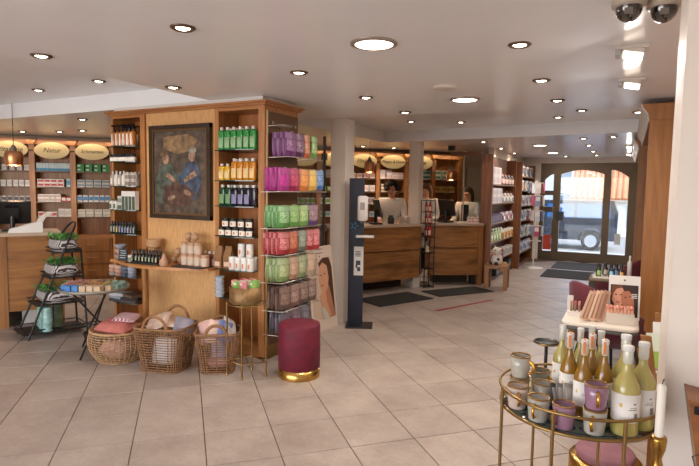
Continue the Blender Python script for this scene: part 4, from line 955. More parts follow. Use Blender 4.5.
# till: monitor seen from behind, white printer
mon = thing('till_monitor', 'black flat till monitor seen from behind on left counter', 'monitor', (-5.98, 3.42, 1.0005), 1.05 + PI)
b = MB(); b.box((0, .02, .2), (.36, .03, .26), 0, 0, -.35); b.build('screen_shell', black_pl, mon)
b = MB(); b.box((0, .07, .2), (.12, .05, .12), 0, 0, -.35); b.cyl((0, .06, .0), (0, .06, .18), .025, 10); b.rbox((0, .05, .01), (.2, .18, .02), .02); b.build('stand', black_pl, mon)
b = MB(); b.box((0, .0, .205), (.33, .004, .23), 0, 0, -.35); b.build('screen', mat('dark_screen', '#101418', .1, spec=.8), mon)
pr_ = thing('receipt_printer', 'white wedge-shaped card terminal with raised flap on left counter', 'card terminal', (-5.63, 3.42, 1.0005), 1.05)
XZ2 = Matrix(((1, 0, 0, 0), (0, 0, -1, 0), (0, 1, 0, 0), (0, 0, 0, 1)))
MB().prism([(-.22, 0), (.1, 0), (.1, .1), (.08, .115), (-.05, .08), (-.2, .035)], -.08, .08, 0, XZ2).build('body', white_pl, pr_)
MB().prism([(.04, .1), (.1, .1), (.13, .16), (.2, .2), (.19, .215), (.11, .185), (.06, .14)], -.07, .07, 0, XZ2).build('flap', plain('#d9d2c8', .35), pr_)
# ------------------------------------------------------------------ black ladder rack with plants
lad = thing('ladder_rack', 'black metal A-frame ladder rack with three plant trays', 'rack', (0, 0, 0))
F1, F2, R1, R2 = Vector((-5.40, 3.10, 0)), Vector((-5.06, 3.0, 0)), Vector((-5.17, 3.60, 0)), Vector((-4.87, 3.50, 0))
T1, T2 = Vector((-5.2, 3.48, 1.02)), Vector((-4.93, 3.39, 1.02))
b = MB(); arch = [F1, T1]
for k in range(1, 8):
    t = k / 8; arch.append(T1.lerp(T2, .5 - .5 * math.cos(t * PI)) + Vector((.03, .06, .11)) * math.sin(t * PI))
arch += [T2, F2]; b.tube(arch, .011, 6); b.build('front_frame', black, lad)
b = MB(); Q1, Q2 = Vector((-5.18, 3.56, .86)), Vector((-4.9, 3.47, .86)); b.tube([R1, Q1, Q2, R2], .01, 6); b.cyl(F1.lerp(T1, .84), Q1, .008); b.cyl(F2.lerp(T2, .84), Q2, .008); b.build('rear_frame', black, lad)
trays = []
for zt in (.84, .59, .33, .06):
    k = zt / 1.02; a1, a2 = F1.lerp(T1, k), F2.lerp(T2, k); kk = zt / .86; c1, c2 = R1.lerp(Q1, kk), R2.lerp(Q2, kk)
    if zt > .8: c1, c2 = Q1.copy(), Q2.copy()
    e1, e2 = a1 + (a1 - c1) * .12, a2 + (a2 - c2) * .12
    cen = (e1 + e2 + c1 + c2) / 4; cen.z = zt
    pts = [Vector((p.x, p.y, 0)) for p in (e1, e2, c2, c1)]
    # keep a minimum tray depth so the planters stand on it
    if (pts[0] - pts[3]).length < .24:
        dr = (pts[3] - pts[0]).normalized(); 
        pts[0] = pts[3] - dr * .24; pts[1] = pts[2] - dr * .24; cen = (pts[0] + pts[1] + pts[2] + pts[3]) / 4; cen.z = zt
    b = MB(); b.prism([(p.x, p.y) for p in pts], zt - .012, zt)
    for i in range(4):
        p, q = pts[i].copy(), pts[(i + 1) % 4].copy(); p.z = q.z = zt + .03; b.cyl(p, q, .006)
    b.build('tray', black, lad); trays.append(cen)
def striped():
    M = mat('striped_planter', '#b9b2b0', .8); nt = M.node_tree; bs = nt.nodes['Principled BSDF']
    tc = nt.nodes.new('ShaderNodeTexCoord'); wv = nt.nodes.new('ShaderNodeTexWave'); wv.inputs['Scale'].default_value = 22; wv.inputs['Distortion'].default_value = 3
    rp = nt.nodes.new('ShaderNodeValToRGB'); rp.color_ramp.elements[0].position = .4; rp.color_ramp.elements[1].position = .55
    rp.color_ramp.elements[0].color = C('#3a3234'); rp.color_ramp.elements[1].color = C('#c9c2c0')
    nt.links.new(tc.outputs['Object'], wv.inputs['Vector']); nt.links.new(wv.outputs[0], rp.inputs[0]); nt.links.new(rp.outputs[0], bs.inputs['Base Color']); return M
stripe = striped(); leafm = mat('plant_leaf', '#4f8a3c', .6, noise=.3, nscale=30)
def planter(label, loc, w_, d_, h_, rz, seed):
    t = thing('planter', label, 'plant', loc, rz, 'striped planters on the ladder rack'); rnd = random.Random(seed)
    b = MB(); rs = []
    for z, k in ((0, .8), (h_ * .5, 1.05), (h_, .95)):
        rs.append([(w_ / 2 * k * c, d_ / 2 * k * s, z) for c, s in [(math.copysign(abs(math.cos(a)) ** .5, math.cos(a)), math.copysign(abs(math.sin(a)) ** .5, math.sin(a))) for a in [2 * PI * i / 20 for i in range(20)]]])
    b.loft(rs); b.build('bag', stripe, t)
    l = MB()
    for i in range(90):
        x, y = rnd.uniform(-.48, .48) * w_, rnd.uniform(-.48, .48) * d_; a = rnd.uniform(0, 2 * PI); tl = rnd.uniform(.2, .9); s = rnd.uniform(.028, .05)
        X = Matrix.Translation((x, y, h_ - .005 + rnd.uniform(0, .03))) @ Matrix.Rotation(a, 4, 'Z') @ Matrix.Rotation(-tl, 4, 'Y')
        l.add([(0, 0, 0), (s, -s * .35, .003), (s * 1.8, 0, 0), (s, s * .35, .003), (s, 0, -.004)], [(0, 1, 2, 3), (0, 4, 1), (1, 4, 2), (2, 4, 3), (3, 4, 0)], 0, False, X)
    l.build('leaves', leafm, t)
ra = math.atan2(-.1, .34)
for cen, l, w_, d_ in zip(trays[:3], ('top', 'middle', 'lowest plant'), (.31, .34, .36), (.22, .27, .31)):
    planter('striped planter of small green leaves on %s tray of ladder rack' % l, (cen.x, cen.y, cen.z + .0005), w_, d_, .115, ra, int(cen.z * 100))
tin = lambda c_, r, h: proto(('tin', c_, r, h), lambda: [('tin', MB().lathe([(r * .95, 0), (r, .01), (r, h * .9), (r * .8, h)], 16).mesh('tin', mat('tin_' + c_.strip('#'), c_, .4, noise=.45, nscale=22)))])
for i, (dx, dy_, c_, w_) in enumerate(((-.1, -.02, '#8fb0a0', 'sage'), (-.01, -.06, '#7fa7a0', 'teal'), (.1, -.1, '#93b8b2', 'aqua'), (.02, .06, '#7d8f70', 'olive'))):
    place(tin(c_, .05, .24), 'patterned_tin', '%s patterned tin standing at foot of the ladder rack' % w_, 'tin', (trays[3].x + dx, trays[3].y + dy_, trays[3].z + .0005), 0, 'patterned tins')
# ------------------------------------------------------------------ round tray table with soaps
rtc = (-4.20, 3.10)
rt_ = thing('tray_table', 'round grey tray table on crossed black legs, covered with soaps', 'side table', (rtc[0], rtc[1], 0))
MB().lathe([(.001, .575), (.27, .575), (.29, .583), (.295, .605), (.288, .605), (.282, .588), (.265, .585), (.001, .585)], 48).build('tray', plain('#8d877e', .4, .3), rt_)
for k in range(3):
    a = 2 * PI * k / 3 + .9; c, s = math.cos(a), math.sin(a)
    b = MB(); b.tube([(c * .24, s * .24, 0), (c * .03 - s * .02, s * .03 + c * .02, .27), (-c * .2, -s * .2, .575)], .0085, 6); b.build('leg', black, rt_)
b = MB(); b.tube([(.06 * math.cos(2 * PI * k / 16), .06 * math.sin(2 * PI * k / 16), .27) for k in range(16)], .006, 6, closed=True); b.build('ring', black, rt_)
rnd = random.Random(5)
rown = ('front', 'second', 'third', 'fourth', 'fifth', 'rearmost')
for r_ in range(6):
    y = -.205 + r_ * .068; half = math.sqrt(max(.0, .252 ** 2 - y * y)) - .02; n = int(2 * half / .062) + 1
    for i in range(n):
        x = -half + 2 * half * i / (n - 1); u = x / .25
        if u < -.25 and r_ < 2: w_, c_ = 'blue', ('#3f78b8', '#4a80bb')[i % 2]
        elif u < -.45: w_, c_ = 'rose', ('#b87f78', '#a8706a')[i % 2]
        elif r_ < 2: w_, c_ = 'oat', ('#c9ab8b', '#cdb194')[i % 2]
        elif u > .45: w_, c_ = 'sage', ('#7f9078', '#86a598')[i % 2]
        elif u > .15: w_, c_ = 'olive', ('#6f7a52', '#b58a4a')[i % 2]
        else: w_, c_ = 'tan', ('#a9764e', '#bd8d58', '#8a6045')[(i + r_) % 3]
        ca, sa = math.cos(YAW), math.sin(YAW)
        place(carton(.05, .05, .058 if r_ < 1 else .05, mat('soap_' + c_.strip('#'), c_, .6, noise=.1, nscale=30)), 'soap_block', '%s soap block on round tray table, %s row, %s' % (w_, rown[r_], ordn(i, n)), 'soap', (rtc[0] + x * ca - y * sa, rtc[1] + x * sa + y * ca, .5855), YAW + rnd.uniform(-.06, .06), 'soap blocks on the round table')
sb = basket('wire_basket', 'small dark wire basket on floor under the round table', (-4.32, 3.22, 0), .1, .1, .1, .125, .125, .13, 0, 5, 18, black, ())
soft('patterned cloth ball in the small wire basket', 'cloth', (-4.32, 3.22, .065), (0, 0, 0), (.17, .17, .1), stripe, None, seed=33)
b = MB(); b.cyl((-.09, 0, .012), (.09, 0, .012), .012, 10); o = b.build('wooden_handle', oak_lt, sb, (0, 0, .13))

# ------------------------------------------------------------------ back wall shelving along the diagonal
SH0, SHP = -2.285, .58
signs = {0: 'Vitamine', 1: 'Natur', 2: 'Schmerzen', 10: 'Elixiere', 11: 'Magen & Darm', 12: 'Haut', 8: '', 9: '', 7: ''}
WS = thing('wall_shelving', 'long beech wall shelving behind both service counters', 'shelf unit', (-13.4 / 2, 13.4 / 2, 0), PI / 4)
# local frame: x = s along the wall, y = into the wall (depth), z up
lo, hi = SH0 - 2 * SHP, SH0 + 13 * SHP
for k in range(-2, 14):
    s = SH0 + k * SHP
    if -1 < k < 14 or k == -1 or k == -2:
        MB().b2((s - .04, 0, 0), (s + .04, .27, 2.14)).build('upright', beech, WS)
        b = MB(); b.prism([(s - .04, 2.14), (s + .04, 2.14), (s + .085, 2.23), (s - .085, 2.23)], -.05, .0, 0, Matrix(((1, 0, 0, 0), (0, 0, 1, 0), (0, 1, 0, 0), (0, 0, 0, 1)))); b.build('capital', oak_lt, WS)
MB().b2((lo, .0, 2.14), (hi, .27, 2.24)).build('cornice', beech_x, WS)
MB().b2((lo, .255, 0), (hi, .27, 2.15)).build('back_board', beech, WS)
MB().b2((lo, -.2, .66), (hi, .255, .70)).build('ledge', beech_x, WS)
# luminous strip hidden under the cornice lights the sign boards
BZ = (1.73, 1.48, 1.24, 1.0)
cream = mat('sign_board', '#d2bf93', .5)
dark_ink = plain('#3a2a1c', .6)
shelfm = plain('#6a4a2c', .4)
bays = [-1, 0, 1, 2, 6, 7, 8, 9, 10, 11, 12, 13]
for k in bays:
    s0 = SH0 + k * SHP - SHP + .04 if False else SH0 + (k - 1) * SHP + .04; s1 = SH0 + k * SHP - .04; sc = (s0 + s1) / 2
    for z in BZ: MB().b2((s0, .0, z - .018), (s1, .255, z)).build('shelf', shelfm, WS)
    for r_ in range(3):
        z0 = .05 + r_ * .205; d_ = MB().b2((s0, -.2, z0), (s1, -.18, z0 + .195)).build('drawer', oak_lt, WS)
        b = MB(); b.tube([(sc - .07, -.2, z0 + .11), (sc - .07, -.225, z0 + .11), (sc + .07, -.225, z0 + .11), (sc + .07, -.2, z0 + .11)], .006, 6); b.build('handle', plain('#c9a07a', .3, .7), d_)
    MB().b2((s0 - .04, -.18, .0), (s1 + .04, .25, .66)).build('drawer_case', beech, WS)
    sg = None
    if k in signs:
        sg = MB(); sg.prism(ell(0, 0, .25, .13, 0, 32), 0, .012, 0, Matrix(((1, 0, 0, 0), (0, 0, -1, 0), (0, 1, 0, 0), (0, 0, 0, 1))))
        sg = sg.build('sign_board', cream, WS, (sc, -.015, 2.05))
        for e_ in (-1, 1):
            b = MB(); b.cyl((e_ * .25, .005, 0), (e_ * .29, .005, 0), .008, 6); b.build('sign_pin', plain('#4a3420'), sg)
        if signs[k]: lettering(signs[k], .1 if len(signs[k]) < 9 else .075, dark_ink, sg, (0, -.0135, 0), shear=.25)
for a_, b_ in ((-2.9, -1.1), (1.4, 5.2)):
    c_ = (a_ + b_) / 2; L_ = b_ - a_
    p = WS.matrix_world if False else None
    gx, gy = -6.7 + c_ * s2_ + .09 * s2_, 6.7 + c_ * s2_ - .09 * s2_
    light('AREA', 'cornice_strip', (gx, gy, 2.2), 1.0 * L_, (1, .76, .48), (math.radians(14) * 1, 0, PI / 4), L_, .05)
# products on the back shelves: (bay, shelf) -> style
def wpt(s, dep, z): return (-6.7 + s * s2_ - dep * s2_, 6.7 + s * s2_ + dep * s2_, z)
bayname = {0: 'copper lamp bay', 1: 'second sign bay', 2: 'third sign bay', 7: 'bay past the tower', 8: 'bay past the pouches', 9: 'bay behind slim pillar', 10: 'fourth sign bay', 11: 'curly person bay', 12: 'far till bay', 13: 'bay beside the screen', -1: 'bay at left edge', 6: 'bay hidden by the tower'}
shn = ('top', 'second', 'third', 'lowest')
def bayrow(k, sh, n, w_, d_, h_, c1, c2, desc, frac=(0, 1), lvl=1, lab=(.06, .94, .25, .8), name='medicine_carton', lift=0):
    s0 = SH0 + (k - 1) * SHP + .05; s1 = SH0 + k * SHP - .05; a, b2_ = s0 + (s1 - s0) * frac[0], s0 + (s1 - s0) * frac[1]
    w_ = min(w_, (b2_ - a) / n - .003)
    pr0 = carton(w_, d_, h_, P_(c1), P_(c2), lab)
    lv = ('lower', 'upper', 'third')
    for l in range(lvl):
        for i in range(n):
            s = a + w_ / 2 + (b2_ - a - w_) * (i / max(1, n - 1) if n > 1 else .5)
            place(pr0, name, '%s, %s%s, %s shelf, %s' % (desc, ordn(i, n), '' if lvl == 1 else ' in ' + lv[l] + ' layer', shn[sh], bayname[k]), 'box', wpt(s, .09, BZ[sh] + .0005 + l * (h_ + .001)), PI / 4, 'cartons on back shelves')
wht = '#e6ded6'
bayrow(0, 0, 5, .07, .07, .09, wht, '#cfc9c4', 'white tub'); bayrow(0, 1, 6, .065, .07, .1, wht, '#c7bfba', 'white tub'); bayrow(0, 2, 6, .065, .07, .09, '#cfc7c0', '#4a4440', 'white tub with dark print'); bayrow(0, 3, 4, .09, .08, .1, '#d9d0c8', '#a8a09a', 'pale carton')
bayrow(1, 0, 11, .041, .1, .125, '#cfe0e4', '#3f93bd', 'light blue packet', lab=(.0, 1, 0, .35)); bayrow(1, 1, 4, .1, .1, .06, wht, '#b3343a', 'white and red carton', (.02, .8), 2); bayrow(1, 1, 1, .05, .1, .13, '#b9d2dc', '#4c90b4', 'pale blue packet', (.88, 1))
bayrow(1, 2, 4, .1, .1, .06, wht, '#c9a9a0', 'white and rose carton', (.02, .7), 2); bayrow(1, 2, 2, .07, .1, .08, '#a8242c', '#d9cfc8', 'red carton', (.72, 1)); bayrow(1, 3, 3, .1, .1, .08, '#dcd2c6', '#b5494a', 'cream carton', (.02, .58)); bayrow(1, 3, 2, .09, .1, .13, '#d8cec4', '#b8aea6', 'tall cream carton', (.62, 1))
bayrow(2, 0, 4, .105, .1, .062, '#1d8a3a', '#d9e2d0', 'green packet', (.0, 1), 2, (.1, .5, .3, .7)); bayrow(2, 0, 1, .105, .1, .062, '#1d8a3a', '#d9e2d0', 'topmost green packet', (.3, .55), 1) if False else None
bayrow(2, 1, 4, .11, .1, .06, '#d6cdbe', '#7f97a8', 'cream carton with blue print', (.0, 1), 2); bayrow(2, 2, 6, .07, .1, .11, '#dcd6d0', '#3f7fb0', 'white carton with blue print', (.0, 1)); bayrow(2, 3, 4, .11, .1, .06, '#d2cabc', '#b9b0a0', 'beige carton', (.0, 1), 2)
for k in (7, 8, 9):
    bayrow(k, 0, 5, .085, .1, .07, '#dfd5cc', '#c9b9ac', 'white carton', (.0, 1), 2); bayrow(k, 1, 4, .1, .1, .09, '#9bb84a', '#e2e2cc', 'lime carton'); bayrow(k, 2, 5, .08, .1, .11, '#ded8d0', '#86a83a', 'white and lime carton'); bayrow(k, 3, 5, .08, .1, .1, '#d9cfc6', '#5f8f7a', 'white and teal carton')
bayrow(10, 0, 4, .1, .1, .09, '#e2d3c6', '#c98a7a', 'cream carton'); bayrow(10, 1, 4, .09, .1, .12, '#dcd2c8', '#c9a796', 'pale carton'); bayrow(10, 2, 5, .08, .1, .13, '#c9c4c0', '#9c6a5c', 'grey carton'); bayrow(10, 3, 4, .1, .1, .1, '#b7ada6', '#7c8a94', 'stone carton')
bayrow(11, 0, 3, .1, .1, .085, '#e3d2cb', '#d3b7b0', 'rosy white carton', (.0, .48), 2) if False else bayrow(11, 0, 2, .11, .1, .085, '#e3d2cb', '#d3b7b0', 'rosy white carton', (.0, .5), 2)
bayrow(11, 0, 2, .12, .1, .06, '#e3d2cb', '#d3b7b0', 'flat rosy carton', (.52, 1), 2); bayrow(11, 1, 3, .12, .1, .07, '#d9c9b0', '#b58a70', 'tan carton', (.05, .75), 2); bayrow(11, 2, 4, .1, .1, .1, '#9fb9c2', '#3f86a0', 'blue-grey carton'); bayrow(11, 3, 4, .1, .1, .09, '#8c7a6a', '#5c4c40', 'brown carton')
bayrow(12, 0, 2, .2, .1, .085, '#e3e0d6', '#4f9a88', 'white and green carton', (.1, 1), 2); bayrow(12, 1, 2, .2, .1, .085, '#e3ddd0', '#4f93a0', 'white and teal carton', (.1, 1), 2); bayrow(12, 2, 3, .12, .1, .1, '#d9b26a', '#b9842f', 'amber carton', (.1, 1))

bayrow(13, 0, 3, .12, .1, .09, '#d9d6cc', '#6a9a86', 'white and sage carton', (.0, .9), 2); bayrow(13, 1, 3, .12, .1, .12, '#d9bf7a', '#b98a3a', 'yellow carton', (.0, .9)); bayrow(13, 2, 3, .12, .1, .1, '#cfc6ba', '#7a8a94', 'stone grey carton', (.0, .9))
# ------------------------------------------------------------------ service counters by the aisle
counter('service_counter', 'bowed oak counter right of the sanitiser stand', (-3.62, 6.27), (-2.80, 7.72), .5, (), .05)
counter('service_counter', 'oak counter with corner post beside the small stool', (-2.76, 8.0), (-2.03, 8.50), .5, ((.955, .07),), .03)
tag(MB().b2((-.07, -.09, 0), (.07, .09, .19)).build('white_box', plain('#cfc8c2', .6), None, (-2.94, 7.78, 0), 1.05), 'white box on floor below the gap between two counters', 'box')
tag(MB().b2((-.04, -.05, 0), (.04, .05, .16)).build('dark_box', plain('#201a16', .6), None, (-2.2, 8.56, 0), .6), 'small dark box on floor under the right counter end', 'box')
def wire_tower():
    t = thing('wire_display_tower', 'tall black wire display with red packs between the two counters', 'display rack', (-2.73, 7.83, 0), .8)
    b = MB()
    for x, y in ((-.08, -.08), (.08, -.08), (.08, .08), (-.08, .08)): b.cyl((x, y, 0), (x, y, 1.36), .008, 6)
    b.build('frame', black, t)
    for z in (.02, .3, .55, .8, 1.0, 1.18, 1.36):
        b = MB(); b.tube([(-.08, -.08, z), (.08, -.08, z), (.08, .08, z), (-.08, .08, z)], .006, 6, closed=True)
        for k in range(3): b.cyl((-.08, -.04 + .04 * k, z), (.08, -.04 + .04 * k, z), .003, 4)
        b.build('shelf_ring', black, t)
wire_tower()
for i, (z, w_) in enumerate(((.8065, 'third'), (1.0065, 'second'), (1.1865, 'top'))):
    for j, dx in enumerate((-.032, .032)):
        place(bottle(.027, .15 if i else .17, mat('red_foil', '#b3202a', .3, noise=.2, nscale=30), P_('#d9c2a8'), P_('#8a1620'), neck=.5), 'red_pack', 'red foil pack, %s of pair, %s shelf of wire display' % (('left', 'right')[j], w_), 'pack', (-2.73 + dx * math.cos(.8), 7.83 + dx * math.sin(.8), z), .4, 'red packs in wire display')
place([('figure', MB().lathe([(.03, 0), (.036, .03), (.02, .05), (.028, .075), (.01, .1)], 12).mesh('figure', P_('#d9c9a8')))], 'small_figure', 'small cream figure low in the wire display', 'figure', (-2.73, 7.83, .5565))
# things on the counters
def till(loc, rz, label):
    t = thing('till', label, 'till', loc, rz)
    b = MB(); b.box((0, 0, .24), (.36, .03, .26), 0, 0, -.2); b.build('screen_shell', black_pl, t)
    b = MB(); b.cyl((0, .02, .02), (0, .02, .2), .025, 10); b.rbox((0, .02, .012), (.22, .18, .024), .02); b.build('stand', black_pl, t)
    b = MB(); b.box((0, -.0165, .24), (.33, .004, .23), 0, 0, -.2); b.build('screen', mat('dark_screen', '#101418', .1, spec=.8), t)
till((-3.30, 7.18, 1.0005), 2.2, 'black till screen on the bowed counter'); till((-2.62, 8.42, 1.0005), 2.6, 'black till screen on the right counter')
place(bottle(.05, .13, P_('#2a2420', .4), None, P_('#3a322c'), neck=.6), 'coffee_tin', 'dark tin with lid on the bowed counter', 'tin', (-3.18, 7.42, 1.0005))
for i, (x, y) in enumerate(((-3.06, 7.55), (-3.0, 7.66))):
    place(proto('penpot', lambda: [('pot', MB().lathe([(.035, 0), (.038, .1), (.034, .1), (.031, .005), (.001, .005)], 16).mesh('pot', P_('#a89a8c', .4)))]), 'pen_pot', '%s pale pot at right end of the bowed counter' % ('left', 'right')[i], 'pot', (x, y, 1.0005), 0, 'pots on bowed counter')
o = MB().b2((-.16, -.09, 0), (.16, .09, .012)).build('paper_stack', plain('#d9cfc2', .7), None, (-2.36, 8.56, 1.0005), .6); tag(o, 'flat stack of paper on the right counter', 'paper')
for i in range(3):
    for j in range(2):
        place(carton(.055, .05, .05, P_('#e0cfc4'), P_('#c98f84'), (.1, .9, .3, .75)), 'small_carton', 'pink-white small carton, %s of %s layer on right counter end' % (('left', 'middle', 'right')[i], ('lower', 'upper')[j]), 'box', (-2.25 + i * .05, 8.44 + i * .036, 1.0005 + j * .051), .6, 'small cartons at counter end')

# ------------------------------------------------------------------ people behind the counters
def skin_mesh(name, verts, edges, mt, sub=2):
    me = bpy.data.meshes.new(name); me.from_pydata([v[:3] for v in verts], edges, [])
    o = bpy.data.objects.new(name, me); COL.objects.link(o)
    md = o.modifiers.new('skin', 'SKIN'); 
    for i, v in enumerate(verts):
        sv = me.skin_vertices[0].data[i]; r = v[3]; sv.radius = r if isinstance(r, tuple) else (r, r); sv.use_root = (i == 0)
    sb_ = o.modifiers.new('sub', 'SUBSURF'); sb_.levels = sub; sb_.render_levels = sub
    dg = bpy.context.evaluated_depsgraph_get(); m2 = bpy.data.meshes.new_from_object(o.evaluated_get(dg)); m2.name = name
    m2.materials.clear(); m2.materials.append(mt)
    for p in m2.polygons: p.use_smooth = True
    bpy.data.objects.remove(o); return m2
def person(label, loc, rz, lean=0., skin_c='#c79272', hair_c='#2a1a14', curly=False, coat='#d9d3cc', vest=None, glasses=False, armf=.25, hs=1., seed=1):
    t = thing('person', label, 'person', loc, rz); t.scale = (hs, hs, hs)
    L = lambda z: -lean * max(0, z - .95)            # forward offset (towards -y) growing with height
    def pt(x, y, z, r): return (x, y + L(z), z, r)
    sk = mat('skin_' + skin_c.strip('#'), skin_c, .55)
    elbow, wrist = (-.08, 1.08), (-armf - .12, 1.06)
    v = [pt(0, 0, .95, (.13, .1)), pt(0, .01, 1.12, (.12, .09)), pt(0, 0, 1.32, (.14, .1)), pt(0, 0, 1.42, .06), pt(0, -.008, 1.46, .05), pt(0, -.015, 1.515, (.072, .082)), pt(0, -.015, 1.59, (.075, .088)), pt(0, -.01, 1.65, (.05, .06)),
         pt(.18, 0, 1.38, .055), pt(.23, elbow[0], elbow[1], .042), pt(.17, wrist[0], wrist[1], .03), pt(.15, wrist[0] - .09, wrist[1] - .01, .032),
         pt(-.18, 0, 1.38, .055), pt(-.23, elbow[0], elbow[1], .042), pt(-.17, wrist[0], wrist[1], .03), pt(-.15, wrist[0] - .09, wrist[1] - .01, .032),
         (.09, 0, .86, .085), (.1, -.01, .48, .06), (.1, .02, .08, .045), (.1, -.12, .04, .04), (-.09, 0, .86, .085), (-.1, -.01, .48, .06), (-.1, .02, .08, .045), (-.1, -.12, .04, .04)]
    e = [(0, 1), (1, 2), (2, 3), (3, 4), (4, 5), (5, 6), (6, 7), (2, 8), (8, 9), (9, 10), (10, 11), (2, 12), (12, 13), (13, 14), (14, 15), (0, 16), (16, 17), (17, 18), (18, 19), (0, 20), (20, 21), (21, 22), (22, 23)]
    link('body', skin_mesh('body', v, e, sk), t)
    # coat: torso, skirt and sleeves
    cv = [pt(0, .0, .93, (.17, .135)), pt(0, .01, 1.12, (.155, .12)), pt(0, 0, 1.32, (.17, .125)), pt(0, .0, 1.41, (.1, .085)), pt(.185, 0, 1.385, .07), pt(.235, elbow[0], elbow[1], .056), pt(.175, wrist[0] + .02, wrist[1], .045), pt(-.185, 0, 1.385, .07), pt(-.235, elbow[0], elbow[1], .056), pt(-.175, wrist[0] + .02, wrist[1], .045), (0, 0, .7, (.19, .15)), (0, 0, .5, (.2, .16))]
    ce = [(0, 1), (1, 2), (2, 3), (2, 4), (4, 5), (5, 6), (2, 7), (7, 8), (8, 9), (0, 10), (10, 11)]
    link('coat', skin_mesh('coat', cv, ce, mat('coat_' + coat.strip('#'), coat, .8)), t)
    tv = [(0, 0, .84, .14), (.1, 0, .8, .1), (.1, -.01, .46, .08), (.1, .02, .1, .07), (-.1, 0, .8, .1), (-.1, -.01, .46, .08), (-.1, .02, .1, .07)]
    link('trousers', skin_mesh('trousers', tv, [(0, 1), (1, 2), (2, 3), (0, 4), (4, 5), (5, 6)], plain('#2a2a33', .8), 1), t)
    if vest:
        b = MB(); b.box((0, -.135 + L(1.2), 1.2), (.13, .03, .36), 0, 0, -lean * .6); b.build('vest', plain(vest, .8), t)
    # hair
    rnd = random.Random(seed); b = MB(); y0 = L(1.62)
    if curly:
        for k in range(46):
            a, q = rnd.uniform(0, 2 * PI), rnd.uniform(-.25, 1); ca = math.sqrt(max(0, 1 - q * q)); x, y, z = .1 * ca * math.cos(a), .11 * ca * math.sin(a) + .02, .1 * q
            if y < -.055 and z < .05: continue
            rr = rnd.uniform(.035, .052); b.lathe([(.001, -rr), (rr * .7, -rr * .7), (rr, 0), (rr * .7, rr * .7), (.001, rr)], 8, c=(x, y + y0 - .01, 1.61 + z))
    else:
        rs = []
        for z, rx, ry, oy in ((1.42, .085, .045, .065), (1.5, .098, .07, .055), (1.58, .1, .095, .03), (1.64, .092, .098, .006), (1.69, .064, .07, -.002), (1.71, .015, .02, 0)):
            rs.append([(rx * math.cos(2 * PI * k / 16), ry * math.sin(2 * PI * k / 16) + oy + y0 - .005, z) for k in range(16)])
        b.loft(rs)
    b.build('hair', plain(hair_c, .7), t)
    b = MB(); ey = L(1.6) - .098
    for s_ in (-1, 1): b.lathe([(.001, -.008), (.011, 0), (.001, .008)], 8, c=(s_ * .03, ey + .012, 1.568))
    b.build('eyes', plain('#1d1512', .3), t)
    b = MB(); b.loft([[(-.012, ey - .0, 1.568), (.012, ey, 1.568), (0, ey + .02, 1.538)], [(-.017, ey + .0, 1.535), (.017, ey, 1.535), (0, ey - .02, 1.538)]]); b.build('nose', sk, t)
    b = MB(); b.box((0, ey + .012, 1.51), (.04, .014, .01)); b.build('mouth', plain('#9c5a50', .5), t)
    b = MB()
    for s_ in (-1, 1): b.lathe([(.001, -.026), (.014, -.01), (.016, .01), (.001, .028)], 8, c=(s_ * .083, L(1.6) + .0, 1.6), sx=.6)
    b.build('ears', sk, t)
    if glasses:
        b = MB()
        for s_ in (-1, 1): b.tube([(s_ * .033 + .027 * math.cos(2 * PI * k / 14), ey - .006, 1.57 + .02 * math.sin(2 * PI * k / 14)) for k in range(14)], .004, 5, closed=True)
        b.cyl((-.008, ey - .006, 1.573), (.008, ey - .006, 1.573), .003, 5)
        for s_ in (-1, 1): b.cyl((s_ * .06, ey - .004, 1.573), (s_ * .088, L(1.6) + .02, 1.575), .003, 5)
        b.build('glasses', black_pl, t)
    for s_ in (-1, 1):
        b = MB(); hx, hy, hz_ = s_ * .15, wrist[0] - .1 + L(1.05), wrist[1] - .012
        b.rbox((hx, hy, hz_), (.07, .08, .026), .012)
        for k in range(4):
            x = hx + (-.026 + k * .0175); ln = (.06, .075, .07, .055)[k]
            b.tube([(x, hy - .035, hz_), (x, hy - .035 - ln * .55, hz_ - .004), (x, hy - .035 - ln, hz_ - .022)], [.009, .008, .006], 6)
        b.tube([(hx - s_ * .03, hy + .01, hz_), (hx - s_ * .055, hy - .015, hz_ - .004), (hx - s_ * .06, hy - .045, hz_ - .012)], [.011, .009, .007], 6)
        b.build('hand', sk, t)
    return t
person('person with dark curly hair in white coat, bending over the bowed counter', (-3.52, 8.24, 0), .35, .3, hair_c='#20140f', curly=True, hs=.965, seed=3)
person('person with light brown hair in white coat behind the red display', (-3.1, 8.82, 0), -.1, .08, hair_c='#5a3d28', hs=.96, seed=4)
person('person with glasses and dark vest under white coat near the shelves', (-2.46, 9.12, 0), -.12, .0, hair_c='#2b1d16', vest='#1f2228', glasses=True, hs=.93, seed=5)

# ------------------------------------------------------------------ framed opening beside the shelves
fo = thing('glazed_screen', 'dark wooden framed glass screen beside the counter end', 'screen', (0, 0, 0))
MB().b2((-2.66, 8.70, 2.10), (-2.145, 8.76, 2.17)).build('lintel', walnut, fo)
MB().b2((-2.43, 8.725, 1.0), (-2.15, 8.735, 2.10)).build('pane', glass, fo)
MB().b2((-2.445, 8.715, 1.0), (-2.43, 8.745, 2.10)).build('edge', plain('#b9a896', .4), fo)
d2 = struct(MB().b2((-.32, -.02, 0), (.32, .02, 2.0)).build('door_2', plain('#cfc4b6', .5), None, diag(5.85, 13.72), PI / 4), 'pale inner door behind the counters')
